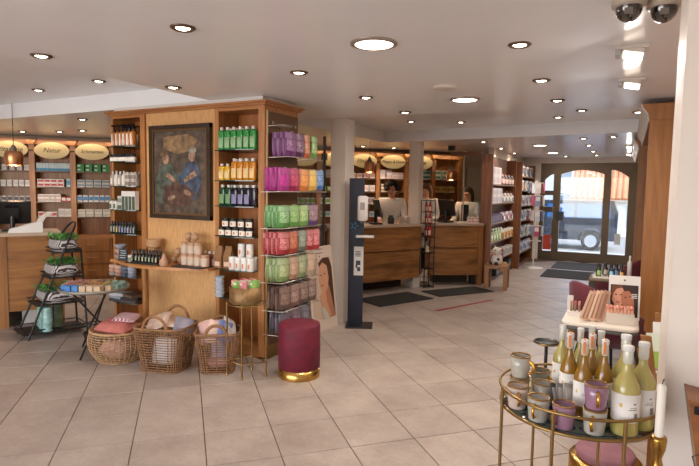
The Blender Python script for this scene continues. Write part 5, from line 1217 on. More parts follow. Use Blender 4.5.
# ------------------------------------------------------------------ product shelves towards the door
def shelf_unit(label, x0, x1, y0, y1, zs, ztop):
    t = thing('product_shelves', label, 'shelf unit', (0, 0, 0))
    for y in (y0, y1): MB().b2((x0, y - .03, 0), (x1 + .01, y + .03, ztop)).build('side_panel', wood('walnut_upright', '#6d3c1c', '#8d5428', 'z', .4), t)
    for z in zs: MB().b2((x0, y0 + .03, z - .02), (x1, y1 - .03, z)).build('shelf', plain('#8f7860', .4), t)
    MB().b2((x0, y0 + .03, 0), (x0 + .015, y1 - .03, ztop)).build('back_board', wood('walnut_back', '#5d3418', '#7a4822', 'z', .5), t)
    MB().b2((x0 + .01, y0 + .03, 0), (x1 - .03, y1 - .03, .06)).build('plinth', walnut, t)
    return t
SZ = (1.64, 1.32, .985, .665, .335)
shelf_unit('walnut product shelves right of the counter', -2.13, -1.96, 8.69, 10.68, SZ, 2.12)
shelf_unit('farther product shelves towards the street door', -2.13, -1.86, 10.78, 12.35, (1.84, 1.55, 1.25, .95, .62, .3), 2.1)
snm = ('top', 'second', 'third', 'fourth', 'lowest', 'floor')
def srow(unitw, z, shw, n, y0, y1, x, parts, desc, cat='box', name='care_product', lvl=1, hh=0):
    for l in range(lvl):
        for i in range(n):
            y = y0 + (y1 - y0) * i / max(1, n - 1)
            place(parts[i % len(parts)], name, '%s, %s%s, %s shelf, %s unit' % (desc, ordn(i, n), '' if lvl == 1 else (' lower layer', ' upper layer')[l], shw, unitw), cat, (x, y, z + .0005 + l * (hh + .001)), PI / 2, 'products on %s shelves' % unitw)
cw = lambda w_, h_, a, b_: carton(w_, .09, h_, P_(a), P_(b_), (.08, .92, .2, .8))
srow('near', SZ[0], 'top', 4, 8.80, 9.28, -2.03, [cw(.15, .17, '#d4cbc8', '#c2b8b6')], 'white large carton', lvl=2, hh=.17) if False else srow('near', SZ[0], 'top', 4, 8.81, 9.33, -2.01, [cw(.16, .14, '#cfc6c6', '#bcb2b4'), cw(.16, .14, '#d9d0cc', '#c9c0be')], 'white large carton', lvl=2, hh=.14)
srow('near', SZ[0], 'top', 8, 9.5, 10.5, -2.0, [bottle(.045, .2, P_('#3a2c3a'), P_('#c99a8c'), P_('#7a2830')), bottle(.045, .18, P_('#8a6a5c'), P_('#d9c9c0'), P_('#c9b5a8'))], 'dark bottle', 'bottle')
srow('near', SZ[1], 'second', 5, 8.81, 9.45, -2.01, [cw(.15, .125, '#cdc6c8', '#b7b0b4'), cw(.15, .125, '#dcd6d6', '#c4bcc0')], 'pale grey carton', lvl=2, hh=.125)
srow('near', SZ[1], 'second', 7, 9.62, 10.5, -2.0, [bottle(.05, .17, P_('#cbbdb4'), P_('#8c9aa6'), P_('#d9d3cc')), bottle(.045, .2, P_('#a88f80'), P_('#d6ccc2'), P_('#6a4a3c'))], 'beige bottle', 'bottle')
srow('near', SZ[2], 'third', 6, 8.80, 9.55, -2.01, [cw(.14, .15, '#4c4660', '#6a6484'), cw(.14, .15, '#57506e', '#77708c')], 'violet carton')
srow('near', SZ[2], 'third', 8, 9.68, 10.55, -2.0, [bottle(.045, .2, P_('#d9b7b0'), P_('#8a4a5c'), P_('#4a3a5a')), bottle(.045, .17, P_('#8c86a0'), P_('#d6d0d8'), P_('#c9c4d0')), cw(.1, .16, '#d9cfc8', '#a04a56')], 'rose and violet product', 'product')
srow('near', SZ[3], 'fourth', 9, 8.78, 9.6, -2.0, [bottle(.042, .22, P_('#c9d6b4'), P_('#7fa35a'), P_('#e2e2da'), neck=.7), bottle(.042, .22, P_('#a9c49a'), P_('#e6e6dc'), P_('#5c8a4c'), neck=.7)], 'pale green bottle', 'bottle')
srow('near', SZ[3], 'fourth', 7, 9.7, 10.55, -2.0, [jar(.055, .17, P_('#d6a13c'), P_('#e2ddd6'), P_('#b9742a')), cw(.12, .16, '#e0d8c8', '#c99a4a')], 'amber jar', 'jar')
srow('near', SZ[4], 'lowest', 7, 8.8, 9.7, -2.0, [cw(.12, .16, '#b98a70', '#7a4a3c'), bottle(.05, .2, P_('#6a4a5c'), P_('#c9a9b0'), P_('#d9d3cc')), cw(.12, .13, '#c9784a', '#e6d9c4')], 'mixed care product', 'product')
srow('near', SZ[4], 'lowest', 5, 9.84, 10.55, -2.0, [cw(.14, .15, '#dcd2c6', '#8f9aa8'), cw(.14, .17, '#cfc9c6', '#a89a90')], 'cream carton')
fz = (1.84, 1.55, 1.25, .95, .62, .3)
fcol = [[('#8a7a70', '#c9bfb6'), ('#d6cfc8', '#5a6a80')], [('#7a8088', '#b9bec4'), ('#dcd2c4', '#b98a6a')], [('#c9ccd2', '#7a8494'), ('#dcd6d0', '#8a3a40')], [('#d0c8b4', '#5c8a5c'), ('#dcd8d4', '#5a78a0')], [('#d9cfc0', '#a88a5a'), ('#c9d0d6', '#6a7a8c')], [('#dcdce0', '#8c94a8'), ('#cfc8d0', '#7c7490')]]
for k, z in enumerate(fz):
    srow('far', z, snm[k], 9, 10.9, 12.26, -1.93, [cw(.13, .17 + .02 * (k % 2), *fcol[k][0]), cw(.13, .2, *fcol[k][1]), bottle(.05, .2, P_(fcol[k][0][0]), P_(fcol[k][1][1]), P_(fcol[k][1][0]), neck=.6)], 'assorted care product', 'product')
for i, (y, c_) in enumerate(((9.3, '#2a2a30'), (9.9, '#c9a27a'), (10.35, '#1c1c20'))):
    place(carton(.3, .16, .12 + .03 * i, P_(c_), P_('#8a8078'), (.2, .8, .3, .7)), 'storage_box', '%s box at floor level under near product shelves' % ('black', 'tan', 'dark')[i], 'box', (-2.02, y, .0605), PI / 2, 'boxes below shelves')
# white floor stand with pouches before the far shelves
ws = thing('floor_stand', 'white pole display stand with small packs before far shelves', 'display rack', (-1.62, 11.05, 0))
MB().lathe([(.19, 0), (.19, .012), (.05, .03), (.02, .04)], 28).build('base', plain('#d2c8bd', .4), ws)
b = MB(); b.cyl((0, 0, .03), (0, 0, 1.75), .016, 10); b.build('pole', plain('#d9d3cc', .35), ws)
for z in (.55, .85, 1.15, 1.45, 1.7):
    b = MB(); b.tube([(.13 * math.cos(2 * PI * k / 20), .13 * math.sin(2 * PI * k / 20), z) for k in range(20)], .005, 5, closed=True)
    for k in range(4): b.cyl((0, 0, z), (.13 * math.cos(k * PI / 2), .13 * math.sin(k * PI / 2), z), .004, 5)
    b.build('tier', plain('#d9d3cc', .35), ws)
for zi, z in enumerate((.85, 1.15, 1.45, 1.7)):
    for k in range(4):
        a = k * PI / 2 + .4; c_ = ('#c9ccd6', '#8a94b0', '#d9cfc0', '#b0556a')[(k + zi) % 4]
        o = place(carton(.1, .025, .2, P_(c_), P_('#e2ddd8'), (.1, .9, .5, .9)), 'hanging_pack', '%s pack on %s tier of white stand, %s side' % (('silver', 'blue', 'cream', 'rose')[(k + zi) % 4], ('lowest', 'second', 'third', 'top')[zi], ('right', 'rear', 'left', 'front')[k]), 'pack', (-1.62 + .145 * math.cos(a), 11.05 + .145 * math.sin(a), z - .205), a + PI / 2, 'packs on white stand')
# small stool with cow money box
sw = thing('wooden_stool', 'low square wooden stool at end of right counter', 'stool', (-1.76, 8.38, 0), .1)
MB().b2((-.17, -.19, .33), (.17, .19, .375)).build('seat', oak_lt, sw)
for x in (-.14, .14):
    for y in (-.15, .15): MB().b2((x - .03, y - .04, 0), (x + .03, y + .04, .33)).build('leg', oak_lt, sw)
cow = thing('cow_figure', 'white and black cow money box sitting on the low stool', 'figurine', (-1.77, 8.36, .3755), -.5)
wh = plain('#e0d6cc', .3); bkk = plain('#2a2422', .3)
b = MB(); b.lathe([(.06, 0), (.085, .02), (.09, .08), (.075, .13), (.05, .155)], 20); b.build('body', wh, cow)
b = MB(); b.lathe([(.001, .14), (.05, .15), (.075, .185), (.078, .22), (.06, .255), (.02, .272), (.001, .274)], 20); b.build('head', wh, cow)
b = MB(); b.rbox((0, -.068, .18), (.075, .04, .045), .015); b.build('muzzle', plain('#d0a898', .3), cow)
for s_ in (-1, 1):
    b = MB(); b.lathe([(.001, -.01), (.03, 0), (.001, .01)], 10, c=(s_ * .095, 0, .235)); b.build('ear', bkk, cow)
    b = MB(); b.cyl((s_ * .035, 0, .262), (s_ * .05, -.005, .3), .012, 8, 0, .004); b.build('horn', plain('#cbb28c', .4), cow)
    b = MB(); b.lathe([(.001, -.012), (.009, 0), (.001, .012)], 8, c=(s_ * .03, -.07, .222)); b.build('eye', bkk, cow)
    b = MB(); b.lathe([(.03, 0), (.034, .02), (.02, .05)], 12, c=(s_ * .05, -.07, 0)); b.build('foot', bkk, cow)
    b = MB(); b.lathe([(.001, -.03), (.03, 0), (.001, .03)], 10, c=(s_ * .066, -.045, .09)); b.build('spot', bkk, cow)

# ------------------------------------------------------------------ hand sanitiser stand
hsn = thing('sanitiser_stand', 'navy hand sanitiser stand with white dispenser and drip tray', 'sanitiser stand', (-2.625, 5.19, 0), .42)
navy = plain('#121628', .5)
b = MB(); b.rbox((.04, -.03, .006), (.3, .28, .012), .02); b.build('base_plate', plain('#15161c', .45), hsn)
b = MB(); b.b2((-.075, -.0, .012), (.075, .03, 1.63)); b.build('panel', navy, hsn)
b = MB(); b.b2((-.09, -.02, .012), (-.075, .05, 1.63)); b.build('side_rail', plain('#0f1220', .45), hsn)
b = MB(); b.rbox((.06, -.06, 1.305), (.115, .1, .27), .03, seg=4); d_ = b.build('dispenser', plain('#cfc6c0', .35), hsn)
b = MB(); b.box((.06, -.112, 1.33), (.05, .004, .08)); b.build('sight_window', plain('#8f8a88', .2), d_)
b = MB(); b.box((.06, -.07, 1.16), (.05, .05, .03)); b.build('nozzle', plain('#4a4644', .3), d_)
b = MB(); b.rbox((.09, -.07, 1.0), (.2, .13, .022), .02); b.build('drip_tray', plain('#cac4c0', .35), hsn)
b = MB(); b.b2((-.03, -.006, .56), (.075, .0, .88)); sg = b.build('instruction_sheet', plain('#c9c4bd', .6), hsn)
b = MB()
for i in range(4): b.b2((-.015, -.008, .82 - i * .016), (.045, -.006, .828 - i * .016))
b.box((.018, -.007, .7), (.05, .002, .05)); b.box((.025, -.007, .63), (.035, .002, .045)); b.box((.0, -.007, .66), (.02, .002, .03))
b.build('printed_symbols', plain('#33384a', .6), sg)
b = MB()
for k in range(5):
    a = 2 * PI * k / 5; b.box((-.03 + .03 * math.cos(a), -.004, 1.11 + .03 * math.sin(a)), (.03, .006, .012), 0, 0, 0, -a)
b.build('virus_symbol', plain('#3a78a8', .5), hsn)

# ------------------------------------------------------------------ floor mats and tape
def matt(name, label, c, w_, d_, rz, col='#26221e'):
    o = MB().rbox((0, 0, .005), (w_, d_, .01), .015).build(name, mat('mat_' + col.strip('#'), col, .95, noise=.3, nscale=60, bump=.3), None, (c[0], c[1], .0005), rz); tag(o, label, 'mat')
matt('floor_mat', 'dark floor mat before the bowed counter', (-2.80, 6.72), .98, .56, math.radians(64))
matt('floor_mat', 'dark floor mat before the right counter', (-2.2, 7.75), 1.03, .46, math.radians(55))
matt('door_mat', 'grey door mat nearest the street door', (-.86, 11.8), .9, 1.15, 0, '#4a4644')
matt('door_mat', 'darker door mat nearer the shop interior', (-.92, 10.5), .84, 1.05, 0, '#2f2c2b')
tp = MB().b2((-.59, -.028, 0), (.59, .028, .0015)).build('floor_tape', plain('#8c1420', .5), None, (-1.835, 6.87, .0006), math.atan2(1.08, .47)); tag(tp, 'red tape line on the tiled floor', 'tape')
# ------------------------------------------------------------------ tall cabinets on the right wall
def cabinet(label, y0, y1, x0):
    t = thing('tall_cabinet', label, 'cabinet', (0, 0, 0))
    MB().b2((x0, y0, 0), (XR - .005, y0 + .04, 2.13)).build('side_panel', oak_lt, t)
    MB().b2((x0 + .33, y0 + .04, .0), (XR - .005, y1, 2.13)).build('carcass', oak_lt, t)
    b = MB(); prof = [(x0, 2.11), (x0 - .012, 2.16), (x0 - .05, 2.215), (x0 - .06, 2.24), (XR - .005, 2.24), (XR - .005, 2.11)]
    b.prism(prof, y0 - .02, y1, 0, XZ); b.build('cornice', oak_lt, t)
    b = MB(); b.prism([(x0 - .002, 2.10), (x0 - .014, 2.16), (x0 - .054, 2.215), (x0 - .064, 2.245), (x0 - .068, 2.245), (x0 - .058, 2.21), (x0 - .02, 2.155), (x0 - .008, 2.10)], y0 - .018, y1 - .01, 0, XZ); b.build('pale_moulding', plain('#d8cfc4', .5), t)
    for k in range(3):
        z0 = .1 + k * .68; dd = MB().b2((x0 + .31, y0 + .06, z0), (x0 + .33, y1 - .02, z0 + .64)).build('door_front', oak_lt, t)
        b = MB(); b.cyl((x0 + .295, (y0 + y1) / 2, z0 + .25), (x0 + .295, (y0 + y1) / 2, z0 + .4), .008, 8); b.build('handle', brass, dd)
cabinet('honey oak cabinet end behind the advert showcard', 5.02, 7.6, .125)
cabinet('farther honey oak cabinet beside the street door', 8.0, 11.6, .095)

# ------------------------------------------------------------------ seating corner
velv = mat('wine_velvet', '#560f1e', .8, noise=.2, nscale=14, sheen=.12)
def armchair(label, loc, rz, hs=1.):
    """rounded shell chair; opens towards local -y"""
    t = thing('armchair', label, 'armchair', loc, rz, 'wine velvet armchairs'); t.scale = (hs, hs, hs)
    b = MB(); b.rbox((0, -.02, .42), (.46, .46, .12), .12, seg=5); b.build('seat', velv, t)
    n = 18; outer = []; rows_ = []
    for k in range(n + 1):
        a = math.radians(-25 + 230 * k / n); c, s = math.cos(a), math.sin(a); hgt = .60 + .25 * max(0, math.sin((a + math.radians(25)) / math.radians(230) * PI)) ** 1.3
        r0, r1 = .235, .285
        rows_.append([(r1 * c * .95, r1 * s, .34), (r1 * c * 1.06, r1 * s * 1.06, hgt * .75), (r1 * c * 1.1, r1 * s * 1.1, hgt - .02), (.265 * c * 1.1, .265 * s * 1.1, hgt), (r0 * c * 1.08, r0 * s * 1.08, hgt - .03), (r0 * c, r0 * s, .36)])
    b.v, b.f, b.m, b.sm = [], [], [], []
    b.loft(rows_); b.build('backrest', velv, t)
    for x, y in ((-.19, -.19), (.19, -.19), (.17, .19), (-.17, .19)):
        l = MB(); l.cyl((x * .75, y * .75, .37), (x * 1.1, y * 1.1, 0), .017, 8, 0, .01); l.build('leg', plain('#191512', .5), t)
armchair('wine velvet armchair behind the cosmetics table', (-.10, 4.70, 0), 2.2, .95)
armchair('wine velvet armchair beyond the small bistro table', (-.07, 5.95, 0), -1.9, 1.08)
bt = thing('bistro_table', 'small square dark table carrying a tray of bottles', 'table', (-.10, 5.31, 0))
b = MB(); b.rbox((0, 0, .735), (.35, .33, .03), .02); b.build('table_top', wood('table_top_wood', '#5a4632', '#7a6148', 'x', .4), bt)
for x, y in ((-.15, -.14), (.15, -.14), (.15, .14), (-.15, .14)): MB().b2((x - .016, y - .016, 0), (x + .016, y + .016, .72)).build('leg', plain('#3d3832', .5), bt)
tr = tag(MB().rbox((0, 0, .007), (.3, .2, .014), .02).build('serving_tray', plain('#d8cdbf', .4), None, (-.10, 5.27, .7505), .05), 'white tray on the bistro table', 'tray')
for i, (x, y, c_, w_, l_) in enumerate(((-.2, 5.22, '#2c3a22', 'green', '#8fae62'), (-.15, 5.3, '#241c1c', 'brown', '#b9a88c'), (-.10, 5.22, '#1f3540', 'teal', '#8fc0cc'), (-.06, 5.3, '#2c2838', 'blue', '#6f8fc0'), (-.02, 5.22, '#3a2418', 'amber', '#d8a25a'))):
    place(bottle(.022, .115, P_(c_, .2), P_(l_), black_pl, caph=.25, neck=.5), 'small_bottle', 'small bottle with %s label on white tray' % w_, 'bottle', (x, y, .765), .45, 'small bottles on the bistro tray')
place(bottle(.02, .2, P_('#c9c2b8', .3), None, P_('#d9d3cc')), 'white_bottle', 'slim pale bottle at right of the bistro tray', 'bottle', (.045, 5.36, .7505))
# cosmetics table
ct = thing('cosmetics_table', 'white-topped table on brass legs with make-up displays', 'table', (-.13, 4.08, 0))
b = MB(); b.rbox((0, 0, .605), (.48, .40, .025), .06, seg=4); b.build('table_top', plain('#d3c6b8', .4), ct)
b = MB(); b.rbox((0, 0, .578), (.47, .39, .026), .06, seg=4); b.build('apron', plain('#4c4844', .45), ct)
for x, y in ((-.18, -.15), (.18, -.15), (.18, .15), (-.18, .15)): b = MB(); b.cyl((x, y, .57), (x * 1.1, y * 1.1, 0), .013, 8, 0, .009); b.build('leg', brass, ct)
CT = .6180
sc_ = thing('showcard', 'white framed advert card of two women faces on cosmetics table', 'poster', (-.085, 4.15, CT), .12)
sc_.rotation_euler = (-.13, 0, .12)
MB().b2((0, 0, 0), (.2, .008, .31)).build('card', plain('#d9d3cc', .5), sc_)
MB().b2((.012, -.0015, .02), (.188, .0, .245)).build('print_ground', plain('#2a1c18', .6), sc_)
def fd(pts, mt, y, nm): return face_disc(sc_, pts, mt, y, nm, .0008)
fd(ell(.062, .165, .042, .072), plain('#c98f74', .6), .0018, 'painted_face'); fd(ell(.125, .14, .045, .075, .2), plain('#a8684c', .6), .002, 'painted_face')
fd([(.02, .24), (.09, .244), (.085, .225), (.05, .215), (.03, .18), (.02, .12)], plain('#6a3a24', .6), .003, 'painted_hair'); fd([(.09, .235), (.15, .24), (.18, .2), (.185, .1), (.165, .08), (.16, .16), (.13, .205), (.1, .2)], plain('#3a2016', .6), .003, 'painted_hair')
for x, z in ((.047, .175), (.078, .175), (.108, .158), (.14, .165)): fd(ell(x, z, .009, .0035), plain('#20130e'), .0032, 'painted_eye')
for x, z in ((.062, .122), (.12, .098)): fd(ell(x, z, .013, .005), plain('#a24a48'), .0032, 'painted_mouth')
fd([(.02, .025), (.11, .025), (.1, .09), (.06, .1), (.03, .08)], plain('#b8795c', .6), .0016, 'painted_shoulder')
for i in range(3): fd([(.145, .185 - i * .012), (.182, .185 - i * .012), (.182, .179 - i * .012), (.145, .179 - i * .012)], plain('#cfc9c4'), .0035, 'printed_line')
fd(ell(.1, .278, .006, .007), plain('#3a302a'), .001, 'emblem')
# tester block with rows of tubes
tb = tag(MB().b2((-.085, -.05, 0), (.085, .05, .075)).build('tester_block', plain('#cdbfb0', .45), None, (-.01, 4.03, CT), .12), 'pale acrylic tester block holding peach tubes', 'display stand')
for r_ in range(3):
    for i in range(8):
        ca, sa = math.cos(.12), math.sin(.12); x, y = -.074 + i * .021, -.034 + r_ * .034
        place(bottle(.008, .042, P_(('#d9a284', '#cf9276', '#c68468')[r_]), None, P_(('#c9806a', '#b9705a', '#d0a48c')[(i + r_) % 3]), caph=.4, neck=.9), 'makeup_tube', 'peach make-up tube, %s row, %s on tester block' % (('front', 'middle', 'back')[r_], ordn(i, 8)), 'make-up', (-.01 + x * ca - y * sa, 4.03 + x * sa + y * ca, CT + .0755), 0, 'tubes on the tester block')
for i in range(5):
    o = place(carton(.05, .004, .23, P_(('#c9a58c', '#b98f78', '#d4b59c', '#c49a80', '#a87f68')[i]), P_('#8a6450'), (.3, .7, .05, .9)), 'sample_card', 'beige make-up sample card, %s of fanned five' % ordn(i, 5), 'card', (-.235 + i * .026, 3.94 + i * .012, CT + .015), .0, 'fanned sample cards'); o.rotation_euler = (-.5, .5 - .02 * i, .35)
lp = tag(MB().b2((-.05, -.035, 0), (.05, .035, .03)).build('lipstick_stand', plain('#d9cfc6', .4), None, (-.30, 4.13, CT), .2), 'small white lipstick stand at left of cosmetics table', 'display stand')
for i in range(3): place(bottle(.008, .075, P_('#8a6a54', .3), None, P_(('#b0705c', '#9a5a4a', '#c48a70')[i]), caph=.35, neck=.8), 'lipstick', 'lipstick, %s on the small white stand' % ordn(i, 3), 'make-up', (-.325 + i * .026, 4.125 + i * .005, CT + .0305), 0, 'lipsticks')
place([('card', MB().b2((-.02, -.004, 0), (.02, .004, .13)).mesh('card', P_('#d2c8be')))], 'white_card', 'upright white card at left end of cosmetics table', 'card', (-.34, 4.2, CT))
sd = thing('side_table', 'small round black side table left of the cosmetics table', 'side table', (-.46, 3.92, 0))
MB().lathe([(.001, .435), (.075, .435), (.085, .44), (.085, .455), (.078, .455), (.075, .447), (.001, .447)], 28).build('table_top', plain('#1d1a18', .35), sd)
MB().lathe([(.087, .44), (.089, .445), (.087, .45)], 28, caps=False).build('brass_edge', brass, sd)
b = MB(); b.cyl((0, 0, .01), (0, 0, .436), .012, 10); b.lathe([(.08, 0), (.08, .008), (.015, .02)], 24); b.build('stem', black, sd)

# ------------------------------------------------------------------ magazine rack
mr = thing('magazine_rack', 'leaning wooden magazine rack beside the white pillar', 'rack', (.075, 2.72, 0))
def rx_(z): return .14 - z * .155          # slanting left edge
b = MB(); b.prism([(rx_(0), 0), (rx_(0) + .045, 0), (rx_(.86) + .045, .86), (rx_(.86), .86)], -.0, .02, 0, XZ); b.build('side_board', oak_lt, mr)
b = MB(); b.prism([(rx_(0) + .3, 0), (rx_(0) + .345, 0), (rx_(.86) + .345, .86), (rx_(.86) + .3, .86)], -.0, .02, 0, XZ); b.build('side_board', oak_lt, mr)
for z, y in ((.22, .06), (.42, .12), (.62, .18)):
    x0 = rx_(z); b = MB(); b.b2((x0, .02, z), (x0 + .34, y + .16, z + .014)); b.build('shelf', oak_lt, mr)
    b = MB(); b.cyl((x0, y - .03, z + .05), (x0 + .34, y - .03, z + .05), .005, 6); b.build('rail', brass, mr)
b = MB(); b.b2((.08, .36, 0), (.42, .38, .9)); b.build('back_board', oak_lt, mr)
mg = [('#c8cdb8', '#8aa83a', 'green leaf'), ('#d6d0c8', '#8a8f98', 'grey'), ('#cfd3c6', '#6f9a3a', 'green'), ('#d9d0c6', '#b0564a', 'red'), ('#d2cec8', '#4a4a50', 'striped black'), ('#cbc6bc', '#8a6a4a', 'brown')]
for i, (c1, c2, w_) in enumerate(mg):
    k = i // 2; z = (.6345, .4345, .2345)[k]; y = (.18, .12, .06)[k]
    o = place(carton(.2, .008, .2 + .05 * (i % 2), P_(c1), P_(c2), (.06, .94, .15, .55)), 'magazine', 'magazine with %s cover on the %s rack shelf, %s one' % (w_, ('top', 'middle', 'low')[k], ('front', 'rear')[i % 2]), 'magazine', (.075 + rx_(z) + .105 + .03 * (i % 2), 2.72 + y + .02 + (i % 2) * .045, z), 0, 'magazines in the rack'); o.rotation_euler = (-.38, -.12, -.2)

# ------------------------------------------------------------------ brass tray table with syrup bottles and mugs
TX, TY, TZ0 = -.118, 1.918, .78
def tp(x, y): return x, y
tt = thing('brass_tray_table', 'round brass tray table with smoked glass top in foreground', 'side table', (TX, TY, 0))
circ = lambda r, z, n=48: [(r * math.cos(2 * PI * k / n), r * math.sin(2 * PI * k / n), z) for k in range(n)]
MB().lathe([(.001, TZ0 - .006), (.246, TZ0 - .006), (.246, TZ0), (.001, TZ0)], 56).build('glass_top', mat('smoked_glass', '#1d2c28', .06, spec=.9, coat=.5), tt)
b = MB(); b.tube(circ(.25, TZ0 - .004), .0055, 8, closed=True); b.build('lower_ring', brass, tt)
b = MB(); b.tube(circ(.255, TZ0 + .058), .005, 8, closed=True); b.build('rail', brass, tt)
for a in (207, 259, 305, 20, 75, 130):
    a = math.radians(a); x, y = .255 * math.cos(a), .255 * math.sin(a); b = MB(); b.cyl((x, y, 0), (x, y, TZ0 + .058), .0055, 8); b.build('leg', brass, tt)
b = MB(); b.tube(circ(.255, .12), .006, 8, closed=True); b.build('stretcher_ring', brass, tt)
TT = TZ0 + .0005
def syrup(r, h, liq, seal):
    def mk():
        hb = h * .60; nk = r * .3
        g = MB(); g.lathe([(r * .9, 0), (r, .008), (r, hb * .82), (r * .93, hb * .93), (r * .62, hb * 1.08), (nk * 1.15, hb * 1.22), (nk, h * .80), (nk, h * .93)], 28)
        n_ = MB(); n_.lathe([(nk * 1.02, h * .80), (nk * 1.25, h * .83), (nk * 1.25, h * .95), (nk * 1.1, h * .96)], 16)
        c = MB(); c.lathe([(nk * 1.32, h * .945), (nk * 1.36, h * .95), (nk * 1.36, h * .992), (nk * 1.2, h)], 16)
        l = arc_band(r * 1.012, hb * .28, hb * .80, 170, 370, 18)
        out = [('bottle_glass', g.mesh('bottle_glass', liq)), ('neck', n_.mesh('neck', mat('neck_glass', '#c9c4b4', .12, spec=.8))), ('cap', c.mesh('cap', plain('#d8d3cd', .35))), ('label', l.mesh('label', mat('syrup_label', '#e6dfd8', .6)))]
        p = MB(); p.v, p.f = [], []
        for z0, z1, a0, a1 in ((.40, .46, 292, 308), (.52, .535, 270, 305), (.56, .57, 275, 305), (.62, .65, 288, 298)):
            q = arc_band(r * 1.025, hb * z0, hb * z1, a0, a1, 5); p.add(q.v, q.f)
        for k in range(7):
            q = arc_band(r * 1.026, hb * .33, hb * .40, 292 + k * 2.6, 293.4 + k * 2.6, 1); p.add(q.v, q.f)
        out.append(('label_print', p.mesh('label_print', plain('#8a8580', .6))))
        q = arc_band(r * 1.025, hb * .56, hb * .63, 232, 244, 4); out.append(('label_flower', q.mesh('label_flower', plain('#d8b24a', .6))))
        if seal:
            s = MB(); s.box((0, nk * -1.32, h * .90), (nk * .9, .001, h * .16)); s.box((0, 0, h * 1.0 + .0006), (nk * .9, nk * 2.7, .001)); s.box((0, nk * 1.32, h * .9), (nk * .9, .001, h * .16)); out.append(('paper_seal', s.mesh('paper_seal', plain('#d9783a', .6))))
        return out
    return proto(('syrup', r, h, liq.name, seal), mk)
liq_a = mat('amber_syrup', '#8f651c', .12, spec=.7, noise=.06, nscale=8); liq_y = mat('pale_yellow_syrup', '#b0a05a', .12, spec=.7, noise=.06, nscale=8)
SB = [(-0.181, 1.988, 0, 'far left of group'), (-0.146, 1.886, 1, 'second from left, in front'), (-0.121, 1.976, 0, 'third from left, behind'), (-0.098, 1.825, 1, 'nearest of group'), (-0.089, 2.036, 0, 'rearmost of group'), (-0.08, 1.911, 1, 'middle of group'), (-0.056, 1.974, 0, 'right behind the nearest'), (-0.04, 1.855, 1, 'rightmost of group')]
for x, y, am, w_ in SB:
    place(syrup(.0285, .255, liq_a if am else liq_y, bool(am)), 'syrup_bottle', '%s syrup bottle on brass tray, %s' % ('amber, orange-sealed' if am else 'pale yellow slim', w_), 'bottle', (*tp(x, y), TT), -.15 + .1 * am + (PI / 2 * .9 if am else 0) * 0, 'slim syrup bottles')
for x, y, w_ in ((.025, 1.768, 'front, label facing out'), (.068, 1.838, 'behind right'), (.019, 1.906, 'rear')):
    place(syrup(.0395, .268, liq_y, False), 'syrup_bottle', 'large pale yellow bottle at right of brass tray, %s' % w_, 'bottle', (*tp(x, y), TT), .25, 'large syrup bottles')
def mug(glaze):
    def mk():
        r, h = .0345, .074
        b = MB(); b.lathe([(r * .78, 0), (r * .84, .004), (r * .93, h * .5), (r, h), (r * .93, h), (r * .86, h * .5), (r * .74, .008), (.001, .008)], 28)
        g = MB(); pts = []
        for k in range(11):
            a = -PI / 2 + PI * k / 10; pts.append((r * .93 + .019 * math.cos(a), 0, h * .52 + .021 * math.sin(a)))
        g.tube(pts, .0045, 8)
        rm = MB(); rm.lathe([(r * .965 + .0028 * math.cos(t), h + .0028 * math.sin(t)) for t in [2 * PI * k / 8 for k in range(9)]], 28, caps=False)
        return [('cup', b.mesh('cup', glaze)), ('handle', g.mesh('handle', gold)), ('gilt_rim', rm.mesh('gilt_rim', mat('gilt_edge', '#9c7440', .35, metal=.7)))]
    return proto(('mug', glaze.name), mk)
gz = mat('grey_glaze', '#b3aca0', .18, noise=.1, nscale=30, coat=.4); mv = mat('mauve_glaze', '#9a7288', .18, noise=.14, nscale=30, coat=.4); pk = mat('blush_glaze', '#c9b3a6', .18, noise=.1, nscale=30, coat=.4); sg_ = mat('sage_glaze', '#8a8a78', .18, noise=.12, nscale=30, coat=.4)
for g_, x, y, z, rz, w_ in ((pk, -.296, 1.802, 0, -1.3, 'blush mug with gold handle at far left of tray'), (gz, -.219, 1.732, 0, -1.75, 'pale grey mug second from left at tray front'), (mv, -.141, 1.714, 0, -2.2, 'mauve mug standing alone at tray front'),
                            (gz, -.055, 1.722, 0, -1.7, 'cream mug under another at tray front'), (mv, -.055, 1.722, .0765, -1.4, 'mauve mug stacked on the cream mug'), (gz, -.222, 1.872, 0, -.6, 'grey mug behind the front mugs'),
                            (sg_, -.25, 2.0, 0, -.5, 'sage mug at rear left of tray'), (sg_, -.305, 1.893, 0, -.9, 'grey-green mug under another at left rear'), (gz, -.305, 1.893, .0765, -.35, 'pale mug stacked highest at left rear of tray')):
    place(mug(g_), 'mug', w_, 'mug', (*tp(x, y), TT + z), rz, 'glazed mugs with gold handles')
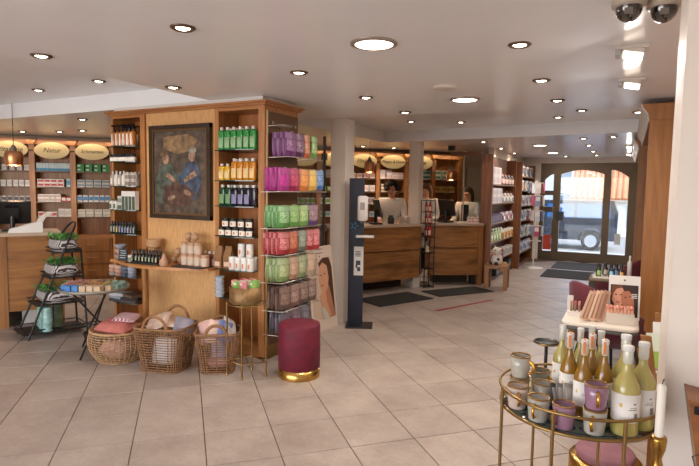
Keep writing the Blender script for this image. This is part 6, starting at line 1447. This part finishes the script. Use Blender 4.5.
for i, (dx, rz, c_) in enumerate(((0, .5, '#3f3b3c'), (.016, .38, '#8f8a88'), (.034, .25, '#b0a8a2'))):
    o = place(carton(.05, .005, .09, P_(c_), P_('#c9c2bc'), (.1, .9, .1, .85)), 'booklet', '%s small booklet leaning behind the mauve mug' % ('dark', 'grey', 'pale')[i], 'booklet', (*tp(-.165 + dx, 1.795 + dx * .5), TT + .012), 0, 'leaning booklets'); o.rotation_euler = (-.38, .25, .55 + rz)
# mauve stool below the tray table, candlestick, shelf end on the pillar
ms = thing('velvet_stool', 'brass drum stool with mauve velvet seat behind the tray table', 'stool', (-.03, 2.47, 0))
MB().lathe([(.14, 0), (.145, .004), (.145, .36), (.14, .366), (.1, .366)], 48).build('brass_drum', mat('pouf_brass', '#c29a55', .25, metal=1., noise=.05, nscale=30), ms)
MB().lathe([(.112, .366), (.118, .375), (.118, .395), (.11, .405), (.05, .408), (.001, .408)], 40).build('velvet_seat', mat('mauve_velvet', '#8a5a62', .8, noise=.2, nscale=14), ms)
cs = thing('candlestick', 'tall brass candlestick with white candle at right foreground', 'candlestick', (.086, 1.30, 0))
p = [(.07, 0), (.07, .008), (.02, .03), (.012, .08), (.009, .3), (.012, .45), (.009, .6), (.011, .82), (.007, .84), (.013, .87), (.0155, .89), (.011, .915), (.008, .928), (.0145, .95), (.0165, .97), (.015, .978), (.009, .978)]
MB().lathe(p, 24).build('holder', mat('candlestick_brass', '#a37b3c', .25, metal=1.), cs)
MB().lathe([(.0088, .975), (.009, 1.088), (.006, 1.093), (.002, 1.094)], 20).build('candle', plain('#e4dcd0', .45), cs)
b = MB(); b.tube([(0, 0, 1.092), (.001, 0, 1.1), (.003, 0, 1.106)], .0012, 5); b.build('wick', plain('#2a221c'), cs)
sh_ = thing('wall_shelf', 'wooden shelf end with label holders at right edge of photo', 'shelf', (0, 0, 0))
b = MB(); b.prism([(.192, .89), (.40, .86), (.40, .45), (.262, .45)], 1.84, 1.997, 0, Matrix(((1, 0, 0, 0), (0, 0, 1, 0), (0, 1, 0, 0), (0, 0, 0, 1)))); b.build('side_board', wood('shelf_end_wood', '#7d4a24', '#9c6234', 'x', .4), sh_)
b = MB(); b.box((.222, 1.835, .862), (.03, .006, .022)); b.build('label_holder', black_pl, sh_)
b = MB(); b.tube([(.21, 1.835, .72), (.235, 1.835, .735), (.245, 1.835, .70), (.22, 1.835, .685)], .002, 5, closed=True); b.build('wire_label', black, sh_)
